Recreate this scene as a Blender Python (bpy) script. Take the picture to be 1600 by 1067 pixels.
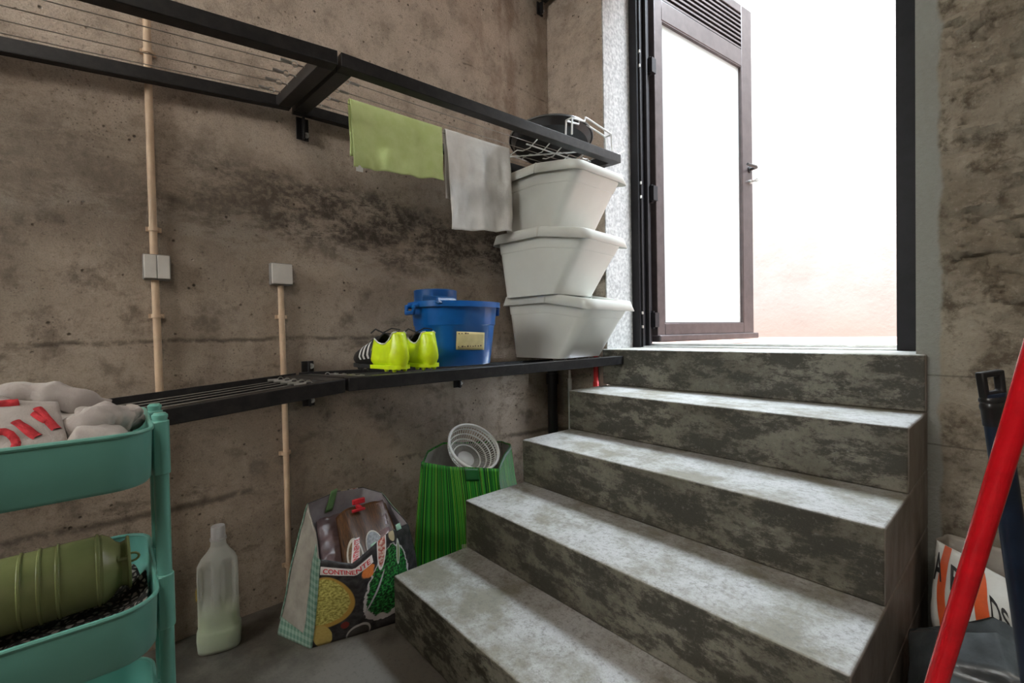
import bpy, bmesh, math, random
from mathutils import Vector, Matrix, noise
sc = bpy.context.scene
for o in list(bpy.data.objects): bpy.data.objects.remove(o)
col = sc.collection
R = math.radians
pi = math.pi

# ------------------------------------------------------------------ camera
FPX, YAW, PITCH, ROLL = 706.03, 0.85416, 0.01794, -0.01876
CAM = Vector((1.8369, -0.6799, 0.9898))
fw = Vector((-math.sin(YAW)*math.cos(PITCH), math.cos(YAW)*math.cos(PITCH), -math.sin(PITCH)))
rt = Vector((math.cos(YAW), math.sin(YAW), 0)); up = rt.cross(fw)
rt2 = math.cos(ROLL)*rt + math.sin(ROLL)*up; up2 = -math.sin(ROLL)*rt + math.cos(ROLL)*up
cd = bpy.data.cameras.new('camera'); cam = bpy.data.objects.new('camera', cd); col.objects.link(cam)
m = Matrix((rt2, up2, -fw)).transposed().to_4x4(); m.translation = CAM
cam.matrix_world = m
cd.sensor_fit = 'HORIZONTAL'; cd.sensor_width = 36.0; cd.lens = FPX/1600*36.0
cd.clip_start = 0.02; cd.clip_end = 200
sc.camera = cam

# ------------------------------------------------------------------ world and light
w = bpy.data.worlds.new('sky'); sc.world = w; w.use_nodes = True
wb = w.node_tree.nodes['Background']
wb.inputs[0].default_value = (0.78, 0.89, 1.0, 1); wb.inputs[1].default_value = 12.5
sc.view_settings.view_transform = 'Standard'; sc.view_settings.look = 'None'
sc.view_settings.gamma = 1.0; sc.view_settings.use_curve_mapping = False
sc.view_settings.exposure = 2.25

def area(name, loc, target, sx, sy, power, color):
    l = bpy.data.lights.new(name, 'AREA'); l.shape = 'RECTANGLE'; l.size = sx; l.size_y = sy
    l.energy = power; l.color = color
    o = bpy.data.objects.new(name, l); col.objects.link(o); o.location = loc
    d = Vector(target)-Vector(loc); o.rotation_euler = d.to_track_quat('-Z', 'Y').to_euler()
    return o
WIN, FILL = 9.0, 7.0
# daylight entering through the window in the wall behind the camera, and an added, unseen ceiling fill light
area('window_daylight', (1.05, -3.20, 2.30), (1.25, 0.5, 1.0), 1.40, 1.10, WIN, (1.0, 0.91, 0.80))
area('ceiling_fill_light', (2.6, -1.6, 3.28), (2.2, -1.2, 0.0), 1.1, 0.5, FILL, (1.0, 0.92, 0.82))

# light portals in the doorway and over the light well only guide the sampling of the sky
def portal(name, loc, rot, sx, sy):
    l = bpy.data.lights.new(name, 'AREA'); l.shape = 'RECTANGLE'; l.size = sx; l.size_y = sy; l.cycles.is_portal = True
    o = bpy.data.objects.new(name, l); col.objects.link(o); o.location = loc; o.rotation_euler = rot
portal('door_portal', (.98, 1.6, 2.03), (R(-90), 0, 0), 1.14, 2.28)
portal('light_well_portal', (1.0, 3.2, 6.9), (0, 0, 0), 7.2, 3.2)
# ------------------------------------------------------------------ material helpers
class NT:
    def __init__(s, name):
        s.m = bpy.data.materials.new(name); s.m.use_nodes = True
        s.t = s.m.node_tree; s.n = s.t.nodes; s.n.clear()
        s.out = s.n.new('ShaderNodeOutputMaterial'); s.p = s.n.new('ShaderNodeBsdfPrincipled')
        s.t.links.new(s.p.outputs[0], s.out.inputs[0])
        s.geo = s.n.new('ShaderNodeNewGeometry'); s.pos = s.geo.outputs['Position']
        s.tc = s.n.new('ShaderNodeTexCoord')
    def L(s, a, b): s.t.links.new(a, b)
    def put(s, inp, v):
        if isinstance(v, bpy.types.NodeSocket): s.L(v, inp)
        elif isinstance(v, (tuple, list)):
            inp.default_value = tuple(v)+(1,) if len(v) == 3 and inp.type == 'RGBA' else tuple(v)
        else: inp.default_value = v
    def math(s, op, a, b=0.0, c=None, clamp=False):
        n = s.n.new('ShaderNodeMath'); n.operation = op; n.use_clamp = clamp
        s.put(n.inputs[0], a); s.put(n.inputs[1], b)
        if c is not None: s.put(n.inputs[2], c)
        return n.outputs[0]
    def noise(s, scale, detail=4, rough=.55, vec=None, dist=0, out=0):
        n = s.n.new('ShaderNodeTexNoise'); s.L(vec or s.pos, n.inputs['Vector'])
        n.inputs['Scale'].default_value = scale; n.inputs['Detail'].default_value = detail
        n.inputs['Roughness'].default_value = rough; n.inputs['Distortion'].default_value = dist
        return n.outputs[out]
    def vor(s, scale, vec=None, feature='F1'):
        n = s.n.new('ShaderNodeTexVoronoi'); s.L(vec or s.pos, n.inputs['Vector']); n.inputs['Scale'].default_value = scale
        n.feature = feature
        return n.outputs['Distance']
    def mr(s, v, a, b, c=0.0, d=1.0, smooth=True):
        n = s.n.new('ShaderNodeMapRange'); n.interpolation_type = 'SMOOTHSTEP' if smooth else 'LINEAR'
        s.put(n.inputs['Value'], v); s.put(n.inputs['From Min'], a); s.put(n.inputs['From Max'], b)
        s.put(n.inputs['To Min'], c); s.put(n.inputs['To Max'], d)
        return n.outputs[0]
    def mix(s, f, a, b, mode='MIX'):
        n = s.n.new('ShaderNodeMix'); n.data_type = 'RGBA'; n.blend_type = mode
        s.put(n.inputs[0], f); s.put(n.inputs[6], a); s.put(n.inputs[7], b)
        return n.outputs[2]
    def sep(s, v):
        n = s.n.new('ShaderNodeSeparateXYZ'); s.L(v, n.inputs[0]); return n.outputs
    def scalev(s, v, sc_):
        n = s.n.new('ShaderNodeMapping'); s.L(v, n.inputs[0]); n.inputs['Scale'].default_value = sc_; return n.outputs[0]
    def bump(s, h, strength=.3, dist=.01):
        n = s.n.new('ShaderNodeBump'); n.inputs['Strength'].default_value = strength; n.inputs['Distance'].default_value = dist
        s.L(h, n.inputs['Height']); s.L(n.outputs[0], s.p.inputs['Normal'])
    def set(s, **k):
        for a, v in k.items():
            s.put(s.p.inputs[{'color': 'Base Color', 'rough': 'Roughness', 'metal': 'Metallic', 'spec': 'Specular IOR Level', 'alpha': 'Alpha',
                              'trans': 'Transmission Weight', 'ior': 'IOR', 'coat': 'Coat Weight', 'sheen': 'Sheen Weight', 'sub': 'Subsurface Weight'}[a]], v)
        return s

def plain(name, c, rough=.5, metal=0., var=.12, scale=18., bump=0., bscale=60., **k):
    t = NT(name); n = t.noise(scale, 5, .6)
    dark = tuple(x*(1-var*1.6) for x in c); lite = tuple(min(1, x*(1+var)) for x in c)
    t.set(color=t.mix(t.mr(n, .3, .7), dark, lite), rough=rough, metal=metal, **k)
    if bump: t.bump(t.noise(bscale, 6, .6), bump, .004)
    return t.m

def concrete_wall():
    t = NT('board_cast_concrete'); x, y, z = t.sep(t.pos)
    sv = t.scalev(t.pos, (1, 1, 2.4))
    big = t.noise(1.9, 5, .6); med = t.noise(8, 8, .7); fine = t.noise(48, 9, .75); grit = t.noise(230, 4, .7)
    c = t.mix(t.mr(big, .36, .64), (.275, .219, .168), (.445, .362, .285))
    upper_wall = t.mr(t.math('ADD', z, t.math('MULTIPLY', t.math('SUBTRACT', med, .5), .5)), 1.50, 1.85)  # mask that turns the wall paler towards the top
    c = t.mix(t.math('MULTIPLY', upper_wall, .85), c, t.mix(t.mr(med, .35, .65), (.64, .525, .43), (.50, .405, .325)))
    c = t.mix(t.math('MULTIPLY', t.mr(med, .50, .68), t.math('SUBTRACT', .78, t.math('MULTIPLY', upper_wall, .50))), c, (.140, .110, .084))
    c = t.mix(t.math('MULTIPLY', t.mr(fine, .53, .70), .60), c, (.120, .096, .074))
    c = t.mix(t.math('MULTIPLY', t.mr(fine, .45, .30), .50), c, (.45, .38, .305))
    # old dark water stain: a ragged band along a pour joint, with paler scoured patches below it
    zc = t.math('ADD', t.math('MULTIPLY', y, -.10), 1.470)
    wob = t.math('MULTIPLY', t.math('SUBTRACT', t.noise(2.8, 7, .68), .5), .42)
    dd = t.math('ABSOLUTE', t.math('ADD', t.math('SUBTRACT', z, zc), wob))
    sn = t.noise(5.0, 10, .80, sv, .15)
    band = t.math('MULTIPLY', t.mr(dd, .20, .06), t.mr(sn, .40, .54))
    band = t.math('MULTIPLY', band, t.mr(y, -.85, .05, .30, 1.0))
    band = t.math('MULTIPLY', band, t.mr(t.noise(40, 8, .75), .34, .56, .25, 1.))
    c = t.mix(t.math('MULTIPLY', band, .92), c, (.052, .043, .034))
    sc2 = t.math('MULTIPLY', t.mr(t.math('ABSOLUTE', t.math('ADD', t.math('ADD', t.math('SUBTRACT', z, zc), .14), wob)), .09, .02), t.mr(sn, .56, .44))
    c = t.mix(t.math('MULTIPLY', sc2, .5), c, (.40, .34, .28))
    s2 = t.math('MULTIPLY', t.mr(t.noise(3.7, 8, .72, sv), .55, .68), t.mr(z, 1.38, 1.1))
    c = t.mix(t.math('MULTIPLY', s2, .62), c, (.085, .066, .049))
    # rust-brown run near the corner
    ru = t.math('MULTIPLY', t.math('MULTIPLY', t.mr(y, .55, .85), t.mr(y, 1.3, 1.1)), t.math('MULTIPLY', t.mr(z, 1.8, 2.0), t.mr(t.noise(3.2, 5, .6, t.scalev(t.pos, (1, 2.2, .8))), .42, .6)))
    c = t.mix(t.math('MULTIPLY', ru, .5), c, (.20, .115, .075))
    # joints between pours
    wl = t.math('MULTIPLY', t.math('SUBTRACT', t.noise(3.0, 7, .7), .5), .07)
    for z0, wd, g0 in ((.985, .006, .42), (.440, .010, .44), (2.33, .004, .5)):
        l = t.mr(t.math('ABSOLUTE', t.math('ADD', t.math('SUBTRACT', z, z0), wl)), wd*2, wd*.2)
        l = t.math('MULTIPLY', l, t.mr(t.noise(3.1, 8, .75), g0, g0+.10))
        c = t.mix(t.math('MULTIPLY', l, .7), c, (.055, .044, .034))
    pv = t.vor(30); pit = t.math('MULTIPLY', t.mr(pv, .17, .06), t.mr(t.noise(7, 3), .50, .60))
    c = t.mix(t.math('MULTIPLY', pit, .85), c, (.045, .036, .03))
    pv2 = t.vor(75); pit2 = t.math('MULTIPLY', t.mr(pv2, .22, .10), t.mr(t.noise(5, 3), .46, .60))
    c = t.mix(t.math('MULTIPLY', pit2, .6), c, (.06, .048, .04))
    c = t.mix(t.math('MULTIPLY', t.mr(grit, .42, .68), .34), c, (.13, .105, .082))
    t.set(color=c, rough=.88, spec=.22)
    h = t.math('ADD', t.math('MULTIPLY', fine, .6), t.math('MULTIPLY', med, .8)); h = t.math('SUBTRACT', h, t.math('MULTIPLY', pit, .9)); h = t.math('ADD', h, t.math('MULTIPLY', grit, .2))
    t.bump(h, .75, .014)
    return t.m

def concrete_rough():
    t = NT('rough_cast_concrete'); x, y, z = t.sep(t.pos)
    big = t.noise(2.6, 5, .6); med = t.noise(12, 7, .7); fine = t.noise(70, 7, .7)
    c = t.mix(t.mr(big, .35, .65), (.20, .172, .128), (.34, .300, .235))
    c = t.mix(t.mr(med, .48, .66), c, (.115, .094, .068)); c = t.mix(t.math('MULTIPLY', t.mr(fine, .52, .72), .55), c, (.10, .085, .065))
    c = t.mix(t.math('MULTIPLY', t.mr(fine, .46, .3), .4), c, (.42, .38, .31))
    # smooth grey plaster strip next to the frame
    edge = t.math('ADD', x, t.math('MULTIPLY', t.math('SUBTRACT', t.noise(7, 5), .5), .05))
    strip = t.math('MULTIPLY', t.mr(edge, 1.660, 1.648), t.mr(x, 1.0, 1.2))
    c = t.mix(strip, c, t.mix(fine, (.23, .235, .21), (.32, .325, .295)))
    for z0 in (.835, .62):
        l = t.mr(t.math('ABSOLUTE', t.math('SUBTRACT', z, z0)), .004, .001); c = t.mix(t.math('MULTIPLY', l, .5), c, (.06, .05, .04))
    t.set(color=c, rough=.9, spec=.2)
    t.bump(t.math('ADD', fine, med), .5, .012)
    return t.m

def cement():
    t = NT('trowelled_cement'); nx, ny, nz = t.sep(t.geo.outputs['Normal'])
    big = t.noise(2.6, 6, .65); med = t.noise(6.5, 10, .80, t.scalev(t.pos, (1, 1, 2.2))); fine = t.noise(70, 9, .8); grit = t.noise(240, 4, .7)
    c = t.mix(t.mr(big, .36, .64), (.100, .093, .068), (.190, .180, .142))
    c = t.mix(t.math('MULTIPLY', t.mr(med, .45, .54), .90), c, t.mix(grit, (.014, .013, .009), (.048, .044, .032)))
    c = t.mix(t.math('MULTIPLY', t.mr(fine, .50, .66), .65), c, (.045, .042, .032))
    c = t.mix(t.math('MULTIPLY', t.mr(fine, .45, .32), .40), c, (.30, .30, .27))
    # door light put into the colour: treads painted paler, risers darker; the flank is plain brown render
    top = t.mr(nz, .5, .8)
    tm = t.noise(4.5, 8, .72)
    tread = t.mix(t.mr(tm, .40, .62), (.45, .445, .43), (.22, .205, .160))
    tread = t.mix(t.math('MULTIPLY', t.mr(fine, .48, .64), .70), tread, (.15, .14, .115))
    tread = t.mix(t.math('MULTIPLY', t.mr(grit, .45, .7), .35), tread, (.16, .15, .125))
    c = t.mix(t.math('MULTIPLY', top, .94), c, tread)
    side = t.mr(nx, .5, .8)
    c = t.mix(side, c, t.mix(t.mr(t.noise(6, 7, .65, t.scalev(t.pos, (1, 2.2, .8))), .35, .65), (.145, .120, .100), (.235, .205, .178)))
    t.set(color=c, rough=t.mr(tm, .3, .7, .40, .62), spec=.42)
    t.bump(t.math('ADD', t.math('MULTIPLY', fine, .6), med), .30, .006)
    return t.m

def floor_cement():
    t = NT('dark_floor_cement')
    big = t.noise(2.6, 7, .68); fine = t.noise(80, 6, .7)
    c = t.mix(t.mr(big, .38, .62), (.050, .044, .034), (.15, .138, .118))
    c = t.mix(t.math('MULTIPLY', t.mr(fine, .5, .7), .5), c, (.06, .055, .045))
    t.set(color=c, rough=t.mr(big, .3, .7, .35, .6), spec=.45); t.bump(t.math('ADD', big, fine), .2, .006)
    return t.m

M = {}
M['wall'] = concrete_wall(); M['rough'] = concrete_rough(); M['cement'] = cement(); M['floor'] = floor_cement()
M['plaster'] = plain('bare_concrete', (.26, .225, .185), .9)
def black_steel():
    t = NT('black_painted_steel'); n = t.noise(30, 6, .7)
    t.set(color=t.mix(t.mr(n, .35, .7), (.010, .010, .011), (.024, .022, .022)), rough=.42, metal=.0, spec=.35); return t.m
M['steel'] = black_steel()
M['frame'] = plain('black_lacquered_frame', (.014, .013, .015), .55, .0, spec=.25)
M['leaf'] = plain('brown_anodised_aluminium', (.078, .062, .062), .32, .35)
M['zinc'] = plain('zinc_plated_metal', (.62, .62, .60), .32, .9, .1)
M['chrome'] = plain('bright_wire', (.74, .76, .75), .38, .35, .05)
M['wire'] = plain('steel_wire', (.30, .28, .25), .4, .7)
M['conduit'] = plain('beige_conduit_plastic', (.56, .40, .27), .55, 0, .08)
M['switch'] = plain('pale_grey_switch_plastic', (.52, .49, .45), .45, 0, .05)
M['switchdark'] = plain('grey_switch_base', (.22, .205, .19), .5)
M['bin'] = plain('milky_white_bin_plastic', (.60, .605, .56), .36, 0, .025, 6., sub=.0, spec=.45)
M['blue'] = plain('blue_bucket_plastic', (.003, .100, .37), .30, 0, .05, spec=.5)
M['bluedark'] = plain('dark_blue_wringer_plastic', (.005, .07, .24), .35, 0, .05)
M['paper'] = plain('yellowed_paper_label', (.60, .52, .26), .8, 0, .08)
M['ink'] = plain('faded_ink', (.10, .07, .05), .8)
M['neon'] = plain('neon_yellow_shoe_leather', (.62, .80, .010), .33, 0, .06, 30., .12, 90., spec=.5)
M['shoeblack'] = plain('black_shoe_knit', (.014, .014, .014), .6, 0, .2, 80., .3, 200.)
M['shoewhite'] = plain('white_shoe_stripe', (.62, .62, .60), .5, 0, .05)
M['teal'] = plain('turquoise_powder_coat', (.150, .41, .345), .30, 0, .03, 5., spec=.5)
M['olive'] = plain('olive_green_enamel', (.235, .260, .105), .24, 0, .10, 7., spec=.55)
M['white'] = plain('white_plastic', (.70, .70, .67), .4, 0, .04)
M['red'] = plain('red_lacquer', (.56, .004, .010), .22, 0, .10, 25., spec=.6)
M['navy'] = plain('navy_plastic', (.008, .017, .038), .32, 0, .15, spec=.5)
M['blackplastic'] = plain('black_plastic', (.012, .012, .013), .35)
M['letterred'] = plain('red_felt_letter', (.50, .030, .040), .9, 0, .2, 60., .5, 150.)
M['pan'] = plain('dark_grey_pan_coating', (.035, .035, .037), .34, .3)
M['panrim'] = plain('pan_rim_metal', (.30, .30, .30), .3, .8)
M['redpipe'] = plain('red_pipe_paint', (.42, .012, .012), .4)

def cloth(name, c, c2, scale=220., wrink=14.):
    t = NT(name); n = t.noise(wrink, 5, .6); f = t.noise(scale, 3, .6)
    t.set(color=t.mix(t.mr(n, .3, .7), c, c2), rough=.95, spec=.1, sheen=.15)
    t.bump(t.math('ADD', t.math('MULTIPLY', n, 1.2), t.math('MULTIPLY', f, .5)), .5, .004); return t.m
M['towelgreen'] = cloth('lime_green_towelling', (.50, .60, .24), (.58, .67, .31))
M['towelwhite'] = cloth('off_white_towelling', (.68, .66, .63), (.78, .765, .735))
M['jersey'] = cloth('grey_marl_jersey', (.36, .32, .30), (.46, .42, .39))
def meshcloth():
    t = NT('black_and_white_netted_fabric'); v = t.vor(95, feature='DISTANCE_TO_EDGE')
    t.set(color=t.mix(t.mr(v, .14, .26), (.012, .012, .012), (.30, .27, .25)), rough=.9); t.bump(v, .5, .003); return t.m
M['net'] = meshcloth()
def frosted():
    t = NT('frosted_glass'); t.n.remove(t.p)
    a = t.n.new('ShaderNodeBsdfTranslucent'); a.inputs[0].default_value = (.74, .77, .76, 1)
    b = t.n.new('ShaderNodeBsdfDiffuse'); b.inputs[0].default_value = (.68, .70, .69, 1)
    g = t.n.new('ShaderNodeBsdfGlossy'); g.inputs[0].default_value = (.9, .9, .9, 1); g.inputs['Roughness'].default_value = .35
    m1 = t.n.new('ShaderNodeMixShader'); m1.inputs[0].default_value = .5; t.L(a.outputs[0], m1.inputs[1]); t.L(b.outputs[0], m1.inputs[2])
    m2 = t.n.new('ShaderNodeMixShader'); m2.inputs[0].default_value = .06; t.L(m1.outputs[0], m2.inputs[1]); t.L(g.outputs[0], m2.inputs[2])
    t.L(m2.outputs[0], t.out.inputs[0]); return t.m
M['frosted'] = frosted()
def translucent_plastic(name, c, amount=.5, rough=.35):
    t = NT(name)
    a = t.n.new('ShaderNodeBsdfTranslucent'); a.inputs[0].default_value = tuple(c)+(1,)
    t.set(color=c, rough=rough, spec=.5)
    mx = t.n.new('ShaderNodeMixShader'); mx.inputs[0].default_value = amount
    t.L(t.p.outputs[0], mx.inputs[1]); t.L(a.outputs[0], mx.inputs[2])
    tr = t.n.new('ShaderNodeBsdfTransparent'); m2 = t.n.new('ShaderNodeMixShader'); m2.inputs[0].default_value = .35
    t.L(mx.outputs[0], m2.inputs[1]); t.L(tr.outputs[0], m2.inputs[2]); t.L(m2.outputs[0], t.out.inputs[0]); return t.m
M['hdpe'] = translucent_plastic('milky_translucent_plastic', (.74, .76, .72))
M['cap'] = translucent_plastic('clear_cap_plastic', (.70, .70, .72), .3, .2)
M['liquid'] = plain('pale_green_detergent', (.50, .62, .30), .25, 0, .03)
def outer_plaster():
    t = NT('patio_plaster'); x, y, z = t.sep(t.pos); n = t.noise(2.2, 6, .65); f = t.noise(16, 5, .7)
    c = t.mix(t.mr(n, .35, .68), (.29, .262, .24), (.25, .225, .20))
    foot_shade = t.math('MULTIPLY', t.mr(t.math('ADD', z, t.math('MULTIPLY', n, .7)), 1.75, 1.1), .85)  # weaker skylight at the wall's foot, put into the colour as pink
    c = t.mix(foot_shade, c, (.29, .22, .185))
    c = t.mix(t.math('MULTIPLY', t.mr(f, .60, .72), .25), c, (.19, .155, .13))
    t.set(color=c, rough=.9, spec=.2); t.bump(f, .3, .01); return t.m
M['patio'] = outer_plaster()
def terracotta():
    t = NT('terracotta_paving'); b = t.n.new('ShaderNodeTexBrick'); t.L(t.pos, b.inputs['Vector']); b.inputs['Scale'].default_value = 4
    b.inputs['Color1'].default_value = (.36, .21, .16, 1); b.inputs['Color2'].default_value = (.32, .18, .13, 1); b.inputs['Mortar'].default_value = (.36, .30, .26, 1)
    t.set(color=b.outputs[0], rough=.7); return t.m
M['terracotta'] = terracotta()

# ------------------------------------------------------------------ mesh helpers
class MB:
    def __init__(s): s.v = []; s.f = []; s.uv = {}
    def add(s, vs, fs):
        b = len(s.v); s.v += [Vector(p) for p in vs]; s.f += [tuple(i+b for i in f) for f in fs]; return s
    def box(s, a, b, mat=None):
        (x0, y0, z0), (x1, y1, z1) = a, b
        vs = [Vector(p) for p in ((x0,y0,z0),(x1,y0,z0),(x1,y1,z0),(x0,y1,z0),(x0,y0,z1),(x1,y0,z1),(x1,y1,z1),(x0,y1,z1))]
        if mat is not None: vs = [mat @ p for p in vs]
        return s.add(vs, [(3,2,1,0),(4,5,6,7),(0,1,5,4),(1,2,6,5),(2,3,7,6),(3,0,4,7)])
    def hexa(s, lo, hi):           # two quads of 4 points
        return s.add(list(lo)+list(hi), [(3,2,1,0),(4,5,6,7),(0,1,5,4),(1,2,6,5),(2,3,7,6),(3,0,4,7)])
    def beam(s, p, q, wx, wz, upv=(0,0,1)):   # box beam between centre points, wx across, wz along up
        p, q = Vector(p), Vector(q); d = (q-p).normalized(); u = Vector(upv); sd = d.cross(u).normalized(); u = sd.cross(d).normalized()
        lo = [p+sd*a*wx/2+u*b*wz/2 for a, b in ((-1,-1),(1,-1),(1,1),(-1,1))]; hi = [c+(q-p) for c in lo]
        return s.hexa(lo, hi)
    def tube(s, path, r, n=10, cap=True, closed=False):
        P = [Vector(p) for p in path]; k = len(P)
        rs = r if isinstance(r, (list, tuple)) else [r]*k
        prev = None; rings = []
        for i in range(k):
            if closed: d = (P[(i+1) % k]-P[i-1])
            else: d = P[min(i+1, k-1)]-P[max(i-1, 0)]
            if d.length < 1e-9: d = Vector((0,0,1))
            d.normalize()
            if prev is None:
                a = Vector((0,0,1)) if abs(d.z) < .9 else Vector((1,0,0)); prev = d.cross(a).normalized()
            prev = (prev-d*prev.dot(d)).normalized(); b = d.cross(prev)
            rings.append([P[i]+(prev*math.cos(2*pi*j/n)+b*math.sin(2*pi*j/n))*rs[i] for j in range(n)])
        return s.loft(rings, cap=cap and not closed, wrap=closed)
    def loft(s, rings, cap=True, wrap=False, closed=True):
        n = len(rings[0]); b = len(s.v); fs = []
        for r_ in rings: s.v += [Vector(p) for p in r_]
        k = len(rings); e = n if closed else n-1
        for i in range(k if wrap else k-1):
            i2 = (i+1) % k
            for j in range(e): fs.append((b+i*n+j, b+i*n+(j+1) % n, b+i2*n+(j+1) % n, b+i2*n+j))
        if cap: fs.append(tuple(b+j for j in range(n))[::-1]); fs.append(tuple(b+(k-1)*n+j for j in range(n)))
        s.f += fs; return s
    def lathe(s, prof, mtx=None, n=32, cap=False):
        mtx = mtx or Matrix(); rings = [[mtx @ Vector((r_*math.cos(2*pi*j/n), r_*math.sin(2*pi*j/n), z)) for j in range(n)] for r_, z in prof]
        return s.loft(rings, cap=cap)
    def grid(s, fn, nu, nv):
        b = len(s.v)
        for i in range(nu+1):
            for j in range(nv+1): s.v.append(Vector(fn(i/nu, j/nv))); s.uv[len(s.v)-1] = (i/nu, j/nv)
        for i in range(nu):
            for j in range(nv):
                a = b+i*(nv+1)+j; s.f.append((a, a+nv+1, a+nv+2, a+1))
        return s
    def prism(s, pts, off):
        n = len(pts); off = Vector(off); vs = [Vector(p) for p in pts]; vs += [p+off for p in vs]
        return s.add(vs, [tuple(range(n))[::-1], tuple(range(n, 2*n))]+[(i, (i+1) % n, n+(i+1) % n, n+i) for i in range(n)])
    def build(s, name, mat, parent=None, smooth=True, ang=35, bevel=0, bseg=2, solid=0, sub=0, fix=True, offset=-1):
        root = parent
        while root is not None and root.parent is not None: root = root.parent
        org = Vector(root.location) if root is not None else Vector((0,0,0))
        me = bpy.data.meshes.new(name); me.from_pydata([tuple(p-org) for p in s.v], [], s.f)
        if s.uv:
            ul = me.uv_layers.new(name='UVMap')
            for l in me.loops: ul.data[l.index].uv = s.uv.get(l.vertex_index, (0, 0))
        if fix:
            bm = bmesh.new(); bm.from_mesh(me); bmesh.ops.recalc_face_normals(bm, faces=bm.faces); bm.to_mesh(me); bm.free()
        me.materials.append(mat)
        if smooth:
            for p in me.polygons: p.use_smooth = True
            me.set_sharp_from_angle(angle=R(ang))
        me.update()
        o = bpy.data.objects.new(name, me); col.objects.link(o)
        if parent is not None: o.parent = parent
        if solid: md = o.modifiers.new('thickness', 'SOLIDIFY'); md.thickness = solid; md.offset = offset
        if bevel: md = o.modifiers.new('bevel', 'BEVEL'); md.width = bevel; md.segments = bseg; md.limit_method = 'ANGLE'; md.angle_limit = R(40)
        if sub: md = o.modifiers.new('subdiv', 'SUBSURF'); md.levels = sub; md.render_levels = sub
        return o

def thing(name, loc, label, cat, group=None):
    o = bpy.data.objects.new(name, None); col.objects.link(o); o.location = loc; o.empty_display_size = .05
    return tag(o, label, cat, group)
def tag(o, label, cat, group=None):
    o['label'] = label; o['category'] = cat
    if group: o['group'] = group
    return o
def struct(o, label=None):
    o['kind'] = 'structure'
    if label: o['label'] = label
    return o
def sroot(name, loc, label):
    o = bpy.data.objects.new(name, None); col.objects.link(o); o.location = loc; o['kind'] = 'structure'; o['label'] = label; return o
def lerp(a, b, t): return a+(b-a)*t
def n3(x, y, z): return noise.noise(Vector((x, y, z)))
def fbm(x, y, z, oct_=4): return noise.fractal(Vector((x, y, z)), 1.0, 2.0, oct_)
def axis_mtx(origin, zdir):
    z = Vector(zdir).normalized(); q = z.to_track_quat('Z', 'Y'); mm = q.to_matrix().to_4x4(); mm.translation = Vector(origin); return mm
def text_mesh(body, size=1.0, cut=0.0):
    c = bpy.data.curves.new('lettering', 'FONT'); c.body = body; c.size = size; c.align_x = 'CENTER'; c.align_y = 'CENTER'; c.offset = cut; c.resolution_u = 3
    o = bpy.data.objects.new('lettering', c); col.objects.link(o); dg = bpy.context.evaluated_depsgraph_get(); dg.update()
    me = bpy.data.meshes.new_from_object(o.evaluated_get(dg)); vs = [tuple(v.co) for v in me.vertices]; fs = [tuple(p.vertices) for p in me.polygons]
    bpy.data.objects.remove(o); bpy.data.curves.remove(c); bpy.data.meshes.remove(me)
    return vs, fs

# ------------------------------------------------------------------ room shell
RI = .18; TD = .2986; XS, XE = .424, 1.6254; YW = 1.228
DX0, DX1 = .39, 1.598      # clear opening in the door wall
WT = 1.62                  # outer face of the door wall
CEIL = 3.4

def wall_left_fn(u, v):
    y = lerp(-3.3, YW+.02, u); z = lerp(0, CEIL, v)
    return (.004*fbm(y*2.1, z*2.1, 3.1)+.0025*fbm(y*9, z*9, 7.7) - .004, y, z)
b = MB(); b.grid(wall_left_fn, 220, 160); b.box((-.2, -3.3, 0), (-.02, WT, CEIL))
struct(b.build('wall_left', M['wall'], ang=60, fix=False), 'stained board-cast concrete wall behind the drying racks')

def wall_back_fn(u, v):
    x = lerp(DX1, 3.6, u); z = lerp(0, CEIL, v)
    k = min(1, max(0, (x-1.655-.02*n3(1, z*6, 2))/.025)); lo = .15+.85*min(1, max(0, (z-.95)/.25))
    cr = max(0, 1-abs(fbm(x*7+.5*z, z*12, 6.2, 4))*5)*max(0, min(1, .5+1.6*fbm(x*3, z*3, 8.8, 2)))
    r_ = .016*fbm(x*11, z*13, 1.3, 5)+.012*abs(fbm(x*30, z*26, 9.1, 4))+.012*max(0, fbm(x*5, z*8, 4.4, 3)-.15)-.022*cr
    return (x, YW-.006*k-r_*k*lo*1.9, z)
b = MB(); b.grid(wall_back_fn, 210, 420)
b.box((DX1, YW+.012, 0), (3.6, WT, CEIL))
b.add([(DX1, YW, 0), (DX1, YW+.012, 0), (DX1, YW+.012, CEIL), (DX1, YW, CEIL)], [(0, 1, 2, 3)])
wb_ = struct(b.build('wall_back', M['rough'], ang=60, fix=False), 'rough cast concrete wall right of the doorway')
b = MB(); b.box((0, YW, 0), (DX0, WT, CEIL)); b.build('pier', M['wall'], wb_, bevel=.006)
M['reveal'] = plain('skylit_reveal_concrete', (.44, .435, .42), .85, 0, .20, 60., .4, 90.)  # paler concrete for the reveal sheet: skylight put into its colour
b = MB(); b.box((DX0, YW+.004, .9), (DX0+.006, 1.46, 3.17)); b.build('reveal_skylight', M['reveal'], wb_)['label'] = 'thin sheet on the door reveal, skylight painted in as a paler colour'
b = MB(); b.box((DX0, YW, 3.17), (DX1, WT, CEIL)); b.build('lintel', M['rough'], wb_)
b = MB(); b.box((-.2, -3.3, -.1), (3.8, WT, 0)); struct(b.build('floor', M['floor']), 'dark blotchy cement floor')
b = MB(); b.box((-.2, -3.3, CEIL), (3.8, WT, CEIL+.15)); struct(b.build('ceiling', M['plaster']))
b = MB(); b.box((3.6, -3.3, 0), (3.8, WT, CEIL)); struct(b.build('wall_right', M['plaster']))
b = MB()
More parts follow.
